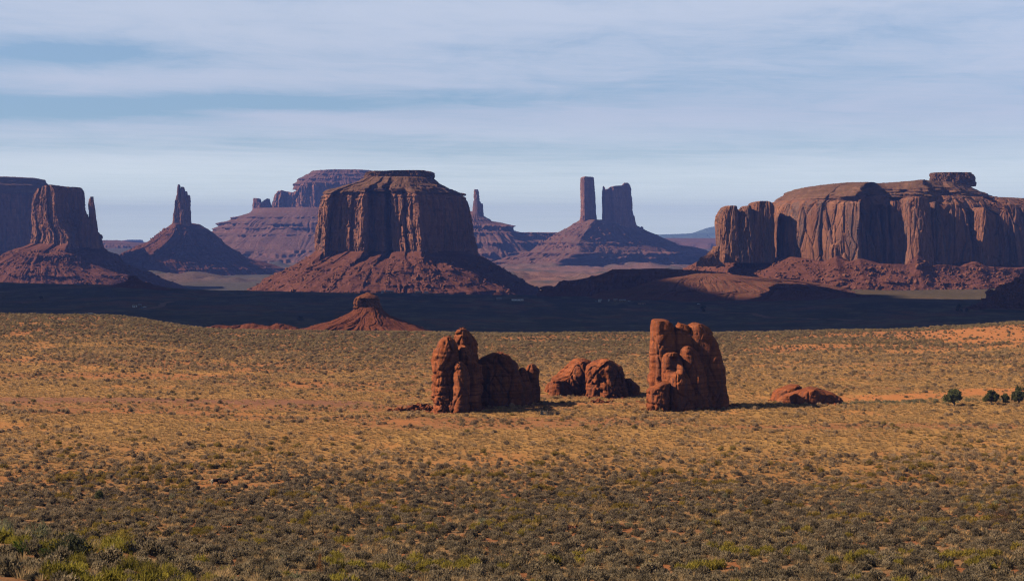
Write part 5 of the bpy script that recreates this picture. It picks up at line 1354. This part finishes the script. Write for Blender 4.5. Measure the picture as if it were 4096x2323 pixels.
def vehicle(u, d, label, paint, rz=0.0, name="parked_car", cat="car"):
    x = XU(u, d); z = gz(x, d)
    T_ = thing(name, label, cat, (x, d, z - .05), None, rz)
    prof = [(-2.2, .45), (-2.2, .95), (-1.75, 1.05), (-1.3, 1.6), (.5, 1.62), (1.0, 1.08), (2.1, .95), (2.25, .75), (2.2, .45)]
    bm = bmesh.new()
    A = [bm.verts.new((px, -.85, pz)) for px, pz in prof]; B = [bm.verts.new((px, .85, pz)) for px, pz in prof]
    bm.faces.new(A); bm.faces.new(B[::-1])
    for i in range(len(prof)):
        j = (i + 1) % len(prof); bm.faces.new((A[i], A[j], B[j], B[i]))
    bm_obj("body", bm, paint, T_)
    for s in (-1, 1):
        bm = bmesh.new(); y0, y1 = sorted((s * .84, s * .87))
        vs = [bm.verts.new((px, s * .865, pz)) for px, pz in ((-1.55, 1.1), (-1.2, 1.52), (.42, 1.54), (.85, 1.1))]
        bm.faces.new(vs); bm_obj("window", bm, M_GLASS, T_)
        for px in (-1.4, 1.4):
            bm = bmesh.new(); tube(bm, [(px, s * .7, .36), (px, s * .9, .36)], [.36, .36], 12); bm_obj("wheel", bm, M_TYRE, T_, True)
    return T_

house(2070, 3000, 20, 5, 2.7, "long white trailer home on the shaded flat, right of the middle butte's apron", M_WHITE, "house_trailer", 0.03, True)
house(1996, 3040, 9, 6, 2.4, "low dark shed left of the long white trailer home", M_WOOD, nwin=1)
house(2400, 2950, 5.5, 5, 3.2, "small pale bluish house under the dark ridge, largest of its homestead", M_WHITE, nwin=2)
house(2436, 2960, 3, 3, 3.4, "narrow white shed just right of the pale bluish house", M_WHITE, nwin=1)
house(2490, 2940, 11, 6, 2.6, "long dark barn in the homestead under the dark ridge", M_WOOD, nwin=2)
house(2462, 2960, 6, 5, 3.0, "pale-roofed cabin between the narrow white shed and the long dark barn", M_TAN, nwin=2)
house(2567, 2800, 12, 4, 2.6, "low dark wooden corral shed standing apart, right of the homestead", M_WOOD, "house", 0, True, M_WOOD, None, 1)
vehicle(2385, 2945, "pale blue car parked left of the bluish house", M_BLUECAR)
vehicle(2517, 2945, "white car parked at the right end of the dark barn", M_WHITECAR, .4)
vehicle(2795, 2820, "white car on the dirt track below the right mesa", M_WHITECAR, .2)
house(538, 2250, 5, 4.5, 2.9, "small grey cabin on the dark flat at left, beside parked cars", M_WHITE, nwin=2, roofm=M_WOOD)
house(558, 2270, 4, 4, 2.4, "dark shed right beside the small grey cabin at left", M_WOOD, nwin=1)
vehicle(577, 2240, "pale car parked at the right end of the left cabin", M_WHITECAR)
vehicle(566, 2225, "blue car parked in front of the left cabin's shed", M_BLUECAR, .2)
for k, (u, w, m_, lab) in enumerate(((1531, 5, M_WHITE, "pale cabin at the foot of the middle butte's apron, leftmost of a dark row"), (1552, 8, M_WOOD, "dark cabin second from the left at the foot of the middle butte"),
                                     (1568, 6, M_WOOD, "dark cabin third from the left at the foot of the middle butte"), (1672, 10, M_WOOD, "long dark cabin at the middle butte's foot, set apart from the others"), (1705, 7, M_TAN, "tan cabin right of the long dark one at the middle butte's foot"))):
    house(u, 3270, w, 5, 3.0, lab, m_, nwin=2)
dd = 1075
house(361, dd, 2.6, 2.2, 1.3, "tiny dark hut on the crest of the sunlit rise at far left", M_WOOD, "hut", .1, True, M_GREYROOF, None, 1)

# ---- roofless board shed before the near rocks
dd = 541
x = XU(2200, dd); z = gz(x, dd)
T_ = thing("ruined_shed", "small roofless shed of weathered boards with a window hole, before the double-humped rock", "shed", (x, dd, z))
rs = np.random.RandomState(4)
bm = bmesh.new()
for k in range(9):                                   # front wall left, with a window hole
    xx = -3.0 + k * .25
    hgt = 1.25 + .2 * rs.rand()
    if 4 <= k <= 6:
        box(bm, xx, xx + .24, -.06, .06, -.2, .55); box(bm, xx, xx + .24, -.06, .06, .95, hgt)
    else:
        box(bm, xx, xx + .24, -.06, .06, -.2, hgt)
bm_obj("front_wall", bm, M_PLANK, T_)
bm = bmesh.new()
for k in range(13):
    xx = -.7 + k * .27
    if k in (7, 8): continue
    box(bm, xx, xx + .26, .3 + .02 * (k % 2), .42 + .02 * (k % 2), -.2, .95 + .55 * rs.rand())
bm_obj("rear_wall", bm, M_WOOD, T_)
bm = bmesh.new()
for k in range(8): box(bm, -3.06, -2.94, .08 + k * .26, .08 + k * .26 + .24, -.2, .7 + .4 * rs.rand())
bm_obj("side_wall", bm, M_WOOD, T_)
for px, py in ((-3.0, -.12), (-.72, .1), (1.3, .2), (2.9, .5)):
    bm = bmesh.new(); tube(bm, [(px, py, -.3), (px + .05, py, 1.75)], [.08, .07], 7); bm_obj("post", bm, M_WOOD, T_)
dd = 548
x = XU(2639, dd); z = gz(x, dd)
bm = bmesh.new(); tube(bm, [(0, 0, -.3), (.02, 0, .9), (0, 0, 1.7)], [.07, .065, .055], 8); box(bm, -.09, .09, -.09, .09, 1.7, 1.76)
o = bm_obj("wooden_post", bm, M_WOOD); o.location = (x, dd, z); tag(o, "thin wooden post standing before the tallest near rock", "post")

# ---- tumbled stone rings in the foreground
def stone_ruin(u0, u1, d0, d1, n, seed, label, smax=.45):
    rs = np.random.RandomState(seed)
    xc, yc = XU((u0 + u1) / 2, (d0 + d1) / 2), (d0 + d1) / 2
    T_ = thing("stone_ruin", label, "ruin", (xc, yc, gz(xc, yc)))
    a = rs.rand(n) * 6.28
    rx, ry = (XU(u1, yc) - XU(u0, yc)) / 2, (d1 - d0) / 2
    r = .85 + .25 * rs.randn(n) * .6
    P = np.stack([xc + np.cos(a) * rx * r, yc + np.sin(a) * ry * r, np.zeros(n)], 1)
    P[:, 2] = ground(P[:, 0], P[:, 1]) + .08
    V, f = blocks(seed, P, .12 + smax * rs.rand(n) ** 2, .6)
    mesh_np("stones", V, None, f, M_STONE, T_)
    return T_
stone_ruin(1345, 1480, 300, 308, 130, 601, "tumbled ring of dark red stones in the lower left sagebrush", .5)
stone_ruin(1465, 1560, 298, 304, 60, 602, "smaller scatter of red stones just right of the dark stone ring", .4)
T_ = stone_ruin(2265, 2480, 245, 249, 110, 603, "low line of red stones with a few grey planks in front of the straw-coloured bush", .4)
yc = 246; xc = XU(2380, yc)
bm = bmesh.new()
for k in range(4):
    tube(bm, [(-.6 + .25 * k, -.2 * k, .1), (.3 + .25 * k, -.1 * k, .55 - .1 * k)], [.09, .07], 6)
bm_obj("plank", bm, M_PLANK, T_)


# ------------------------------------------------------------------ dirt roads on the shaded flat
M_ROAD = plain_mat("bare_dirt_track", (0.25, 0.14, 0.092), .25, .15)
def road(pts, w, label):
    p = np.array([(XU(u, d), d) for u, d in pts])
    s = np.concatenate([[0], np.cumsum(np.hypot(*np.diff(p, axis=0).T))])
    t = np.linspace(0, s[-1], int(s[-1] / 6) + 2)
    x, y = np.interp(t, s, p[:, 0]), np.interp(t, s, p[:, 1])
    for _ in range(6):
        x[1:-1] = (x[:-2] + 2 * x[1:-1] + x[2:]) / 4; y[1:-1] = (y[:-2] + 2 * y[1:-1] + y[2:]) / 4
    x = x + 2.5 * vn(t / 40, 0.2, 0, 3)
    tx, ty = np.gradient(x), np.gradient(y); ln = np.hypot(tx, ty)
    ww = w * (1 + .35 * vn(t / 15, 0.7, 0, 5))
    Ls = []
    for k in np.linspace(-1, 1, 5):
        xx, yy = x - ty / ln * ww * k, y + tx / ln * ww * k
        Ls.append(np.stack([xx, yy, ground(xx, yy) + .35], 1))
    V = np.stack(Ls, 1); n = len(x)
    ii = np.arange(n * 5).reshape(n, 5)
    f = np.stack([ii[:-1, :-1], ii[:-1, 1:], ii[1:, 1:], ii[1:, :-1]], -1).reshape(-1, 4)
    o = mesh_np("dirt_road", V.reshape(-1, 3), f, None, M_ROAD, None, True)
    tag(o, label, None, None, "structure")
road([(2200, 2700), (2400, 2650), (2600, 2500), (2800, 2450), (3000, 2350), (3080, 2150), (3300, 1950), (3500, 1850)], 5, "pale dirt track winding over the shaded flat")
road([(560, 2200), (600, 2230), (640, 2300), (650, 2450), (690, 2560)], 4, "dirt track leading away from the left cabin")
road([(2795, 2815), (2850, 2790), (2900, 2760)], 3.5, "short dirt track below the right mesa")


# ------------------------------------------------------------------ the cloud that shades the flat
def shade_cloud(outline, alt, seed, label):
    """a flat-based cumulus above the left of the valley: its outline is the shaded ground seen from the sun"""
    pts = []
    for (u, d) in outline:
        x = XU(u, d); z = gz(x, d)
        k = (alt - z) / TO_SUN.z
        pts.append((x + TO_SUN.x * k, d + TO_SUN.y * k))
    P = np.array(pts + pts[:1])
    s = np.concatenate([[0], np.cumsum(np.hypot(*np.diff(P, axis=0).T))])
    n = int(s[-1] / 25); t = np.linspace(0, s[-1], n, endpoint=False)
    x, y = np.interp(t, s, P[:, 0]), np.interp(t, s, P[:, 1])
    x = x + 30 * fbm(t / 160, 0 * t + .5, 0 * t, seed, 3); y = y + 14 * fbm(t / 160, 0 * t + 3.5, 0 * t, seed + 1, 3)
    bm = bmesh.new()
    f = bm.faces.new([bm.verts.new((a, b, alt)) for a, b in zip(x, y)])
    r = bmesh.ops.extrude_face_region(bm, geom=[f])
    for v in r['geom']:
        if isinstance(v, bmesh.types.BMVert): v.co.z += 90 + 25 * math.sin(v.co.x / 90) + 20 * math.sin(v.co.y / 70)
    o = bm_obj("cloud", bm, M_CLOUD)
    tag(o, label, None, None, "structure")
M_CLOUD, nt, bs = new_mat("white_cloud"); bs.inputs['Base Color'].default_value = (.85, .85, .87, 1)
shade_cloud([(-1600, 1345), (600, 1345), (1800, 1345), (3000, 1345), (5000, 1345), (5200, 2000), (4700, 2400), (4300, 2560), (3980, 2600), (3700, 2640), (3420, 2800), (3250, 2960), (3050, 3000), (2800, 2985), (2600, 2975), (2480, 3000), (2420, 3120), (2620, 3230), (2790, 3250), (2800, 3420), (2500, 3480), (2200, 3470),
             (2000, 3430), (1400, 3400), (700, 3420), (0, 3420), (-1200, 3450)], CZ + 1500, 5, "flat-based cloud shading the middle of the valley")


# ------------------------------------------------------------------ haze
bm = bmesh.new()
box(bm, -27000, 27000, -400, 23000, -120, CZ + 420)
m = bpy.data.materials.new("haze_air"); m.use_nodes = True
m.node_tree.nodes.clear()
pv = m.node_tree.nodes.new('ShaderNodeVolumePrincipled')
pv.inputs['Color'].default_value = (0.17, 0.31, 1.0, 1)
pv.inputs['Density'].default_value = 5.2e-5
pv.inputs['Anisotropy'].default_value = 0.0
mo = m.node_tree.nodes.new('ShaderNodeOutputMaterial')
m.node_tree.links.new(pv.outputs[0], mo.inputs['Volume'])
hz = bm_obj("haze", bm, m)
tag(hz, "thin blue air between the far buttes", None, None, "stuff")
